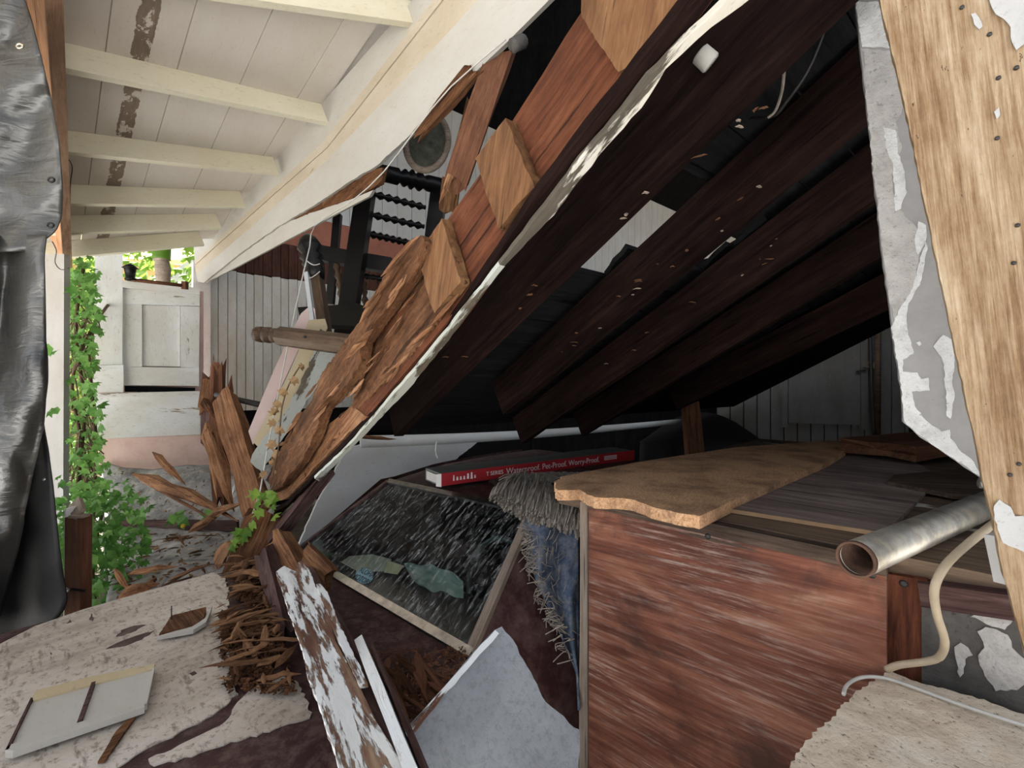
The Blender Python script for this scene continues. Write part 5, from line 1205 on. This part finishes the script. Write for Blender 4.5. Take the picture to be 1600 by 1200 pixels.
# ------------------------------------------------------------------ plants
def leaf_mesh():
    o = []
    for i in range(5):
        a = math.radians(-100 + 50 * i); r = (.8, 1.0, 1.2, 1.0, .8)[i]
        o.append((math.sin(a) * r, math.cos(a) * r + .05))
        if i < 4:
            a2 = math.radians(-75 + 50 * i); o.append((math.sin(a2) * .40, math.cos(a2) * .40 + .05))
    vs = [(0, -.1, .0), (0, .45, .10)] + [(x * .5, y * .5 + .15, -.18 * (x * x + .5 * y * y) ) for x, y in o]
    fs = [(0, 2, 3, 1)]
    n = len(o)
    fs = [(0, i + 3, i + 2) if False else (1, i + 3, i + 2) for i in range(n - 1)] + [(0, 1, 2), (0, 2 + n - 1, 1)]
    me = mesh('leaf', vs, [tuple(reversed(f)) for f in fs]); return me
LM = leaf_mesh(); LM.materials.append(m_leaf)
LM2 = LM.copy(); LM2.materials.clear(); LM2.materials.append(m_leafyellow)
def leafM(p, s, face=V((.1, -1, .55))):
    z = (face + V((R.uniform(-.8, .8), R.uniform(-.6, .6), R.uniform(-.6, .6)))).normalized()
    return frame(p, z.orthogonal().cross(z) + V((R.uniform(-1, 1), R.uniform(-1, 1), R.uniform(-1, 1))) * .6, z) @ Matrix.Diagonal((s, s, s, 1))
def add_leaf(p, s, parent, me=LM, face=V((.1, -1, .55))):
    M = leafM(p, s, face); o = bpy.data.objects.new('leaf', me); C.objects.link(o); o.parent = parent
    o.matrix_basis = WM[parent.name].inverted() @ M
vine = thing('climbing_vine', 'green climbing vine with lobed leaves between the white posts', 'vine', P(130, 860, 3.9))
for q in ([(128, 900, 3.9), (120, 780, 3.9), (132, 640, 4.0), (118, 520, 4.0), (130, 420, 4.1)], [(140, 880, 3.8), (150, 700, 4.0), (140, 560, 4.2), (150, 500, 4.6), (178, 460, 5.1), (205, 440, 5.2)], [(110, 860, 3.9), (126, 700, 3.95), (112, 600, 4.0), (140, 520, 4.1), (172, 472, 4.9)], [(200, 580, 5.2), (190, 600, 5.2), (230, 640, 5.15)]):
    tube('stem', [P(*k) for k in q], .014, m_stem, parent=vine, n=5)
nl_ = 0
while nl_ < 235:
    y = R.uniform(420, 790); hw_ = 22 + 14 * max(0, (y - 600) / 190); cx_ = 132 + 12 * max(0, (y - 560) / 230)
    x = cx_ + R.uniform(-1, 1) * hw_; t = R.uniform(3.55, 4.2)
    add_leaf(P(x, y, t), R.uniform(.055, .12), vine); nl_ += 1
for q in [(180, 455, 5.0), (188, 470, 5.0), (165, 475, 4.9), (206, 455, 5.1), (208, 602, 5.1), (215, 608, 5.05), (195, 598, 5.1), (165, 543, 5.1), (182, 550, 5.1), (167, 602, 5.1), (88, 548, 3.5), (92, 640, 3.5), (84, 640, 3.5), (80, 545, 3.5), (230, 610, 5.1), (176, 480, 5.0)]:
    add_leaf(P(*q), R.uniform(.09, .15), vine)
def leaves_stuff(n, fn, s, mt, name='foliage'):
    vs = []; fs = []; base = [V(v.co) for v in LM.vertices]; pf = [tuple(p.vertices) for p in LM.polygons]
    for i in range(n):
        M = leafM(fn(), R.uniform(*s)); b = len(vs); vs += [M @ v for v in base]; fs += [tuple(b + k for k in f) for f in pf]
    return mesh(name, vs, fs), mt
def vin():
    y = R.uniform(400, 800); return P(130 + R.gauss(0, 12), y, R.uniform(3.9, 4.8))
dbm = bmesh.new()
for i in range(150):
    y0 = R.uniform(470, 800); p0_ = P(128 + R.gauss(0, 9), y0, R.uniform(3.95, 4.3)); p1_ = p0_ + V((R.uniform(-.12, .12), R.uniform(-.05, .05), R.uniform(-.35, -.08)))
    strand(dbm, [p0_, p0_.lerp(p1_, .5) + V((R.uniform(-.05, .05), 0, 0)), p1_], .006)
me = bpy.data.meshes.new('dead_stems'); dbm.to_mesh(me); dbm.free(); stuff(link('dead_stems', me, m_stem, vine))
me, mt = leaves_stuff(450, vin, (.05, .10), m_leaf); stuff(link('inner_leaves', me, mt, vine))
bush = thing('leafy_bush', 'low green leafy bush beside the steps and short post', 'bush', P(150, 900, 3.2))
def bsp():
    while True:
        a = V((R.gauss(0, 1), R.gauss(0, 1), R.gauss(0, 1))) * .5
        if a.length < 1: break
    return P(146, 850, 3.05) + V((a.x * .28, a.y * .4, a.z * .55))
for i in range(140):
    add_leaf(bsp(), R.uniform(.06, .12), bush)
for q in [(215, 795, 3.9), (225, 800, 3.8), (275, 806, 3.6), (285, 800, 3.6), (330, 800, 3.4), (196, 775, 4.0), (212, 772, 4.0), (200, 812, 3.6), (290, 810, 3.5), (265, 812, 3.5), (240, 742, 4.3), (195, 762, 4.1)]:
    add_leaf(P(*q), R.uniform(.10, .17), bush)
me, mt = leaves_stuff(280, bsp, (.05, .10), m_leaf); stuff(link('inner_leaves', me, mt, bush))
tube('stem', [P(150, 960, 3.0), P(145, 880, 3.1), P(160, 800, 3.2)], .012, m_stem, parent=bush, n=5)
fl_ = lathe('flower', P(286, 824, 3.45), P(286, 822, 3.38), [(0, .004), (.4, .010), (1, .016)], plain('yellow_petals', (.75, .6, .05), .5), bush)
spg = thing('vine_sprig', 'fresh green leafy sprig hanging on the white cord at the stump', 'sprig', P(400, 800, 2.3))
tube('stem', [P(428, 755, 2.3), P(410, 790, 2.3), (P(395, 810, 2.3)), P(372, 850, 2.3)], .004, m_stem, parent=spg, n=5)
for q in [(414, 772), (424, 768), (404, 782), (418, 786), (430, 776), (410, 798), (384, 838), (372, 842), (390, 828), (398, 818), (424, 812), (366, 850), (378, 828), (405, 770), (428, 788)]:
    add_leaf(P(q[0], q[1], 2.28), R.uniform(.06, .09), spg, LM2, V((.1, -1, .3)))
dl = thing('dead_creeper', 'dead brown creeper with dry leaves hanging behind the white cord', 'creeper', P(430, 680, 2.5))
tube('stem', [P(470, 570, 2.6), P(452, 600, 2.55), P(440, 640, 2.5), P(435, 700, 2.5), P(425, 745, 2.4)], .004, m_stem, parent=dl, n=5)
LM3 = LM.copy(); LM3.materials.clear(); LM3.materials.append(m_dry)
for q in [(470, 575), (464, 592), (438, 630), (432, 640), (430, 660), (440, 670), (428, 690), (434, 705), (422, 725), (415, 738), (430, 740), (446, 610)]:
    add_leaf(P(q[0], q[1], 2.5), R.uniform(.05, .09), dl, LM3, V((.3, -1, 0)))
# garden hedge, palm and the neighbour's house beyond the porch
hdg = thing('garden_hedge', 'sunlit green hedge in the garden behind the porch vine', 'hedge', (-8.5, 9, 0))
me, mt = leaves_stuff(2600, lambda: V((R.uniform(-12.5, -5.2), R.uniform(8.2, 10.2), 0)) + V((0, 0, R.uniform(.0, 4.0 + 1.0 * R.random()))), (.16, .34), m_leafyellow); stuff(link('hedge_leaves', me, mt, hdg))
tube('stem', [V((-8.5, 9.2, 0)), V((-8.3, 9.3, 2)), V((-8.6, 9.2, 4))], .08, m_stem, parent=hdg, n=6)
plm = thing('palm_tree', 'ringed palm trunk with green crown shaft beyond the half wall', 'palm', P(254, 500, 7.5))
tube('trunk', [P(255, 640, 7.5), P(255, 440, 7.5), P(252, 405, 7.5)], .10, m_stile, parent=plm, n=10, radii=[.10, .115, .10, .115, .10, .12])
tube('crown_shaft', [P(252, 405, 7.5), P(253, 385, 7.5), P(256, 350, 7.5)], .13, m_leafyellow, parent=plm, n=10)
for i in range(9):
    a = i * .7; b0 = P(256, 352, 7.5); d = V((math.cos(a), math.sin(a) * .6, 0))
    grid('frond', lambda u, v: b0 + d * (u * 1.6) + V((0, 0, .8 * math.sin(u * 2.6) - .9 * u * u)) + d.cross(V((0, 0, 1))) * ((v - .5) * .42 * math.sin(min(1, u * 1.15 + .05) * 3.0)), 10, 4, m_leafyellow, plm)
nh = thing('neighbour_house', 'sunlit yellow and white house across the garden', 'house', (-13, 16, 0))
slab('yellow_wall', [V((-15.5, 15, 0)), V((-10.4, 17, 0)), V((-10.4, 17, 6.0)), V((-15.5, 15, 6.0))], .3, m_yellowwall, parent=nh)
slab('white_gable', [V((-11.1, 13.5, 0)), V((-6.5, 16.0, 0)), V((-6.5, 16.0, 7.0)), V((-9.2, 14.5, 6.2)), V((-11.1, 13.5, 4.4))], .3, m_whitehouse, parent=nh)
slab('roof', [V((-16.5, 13.6, 5.6)), V((-10.6, 15.6, 5.9)), V((-10.2, 18, 7.4)), V((-16.3, 16.4, 7.2))], .15, m_yellowwall, parent=nh)
ap = plane3((250, 430, 17.2), (310, 430, 15.8), (280, 400, 16.5))
tube('arch_window', [P(278 + 7 * math.cos(a), 440 - 13 * math.sin(a), 16.0) for a in [i * math.pi / 10 for i in range(11)]], .06, m_whitehouse, parent=nh, n=6, sm=1)
o = rlog('woody_climber', (140, 560, 4.9), (205, 440, 5.4), .05, .05, m_stem, 'slanting brown vine trunk across the first white column', 'climber', rough=.006, jag=.01)
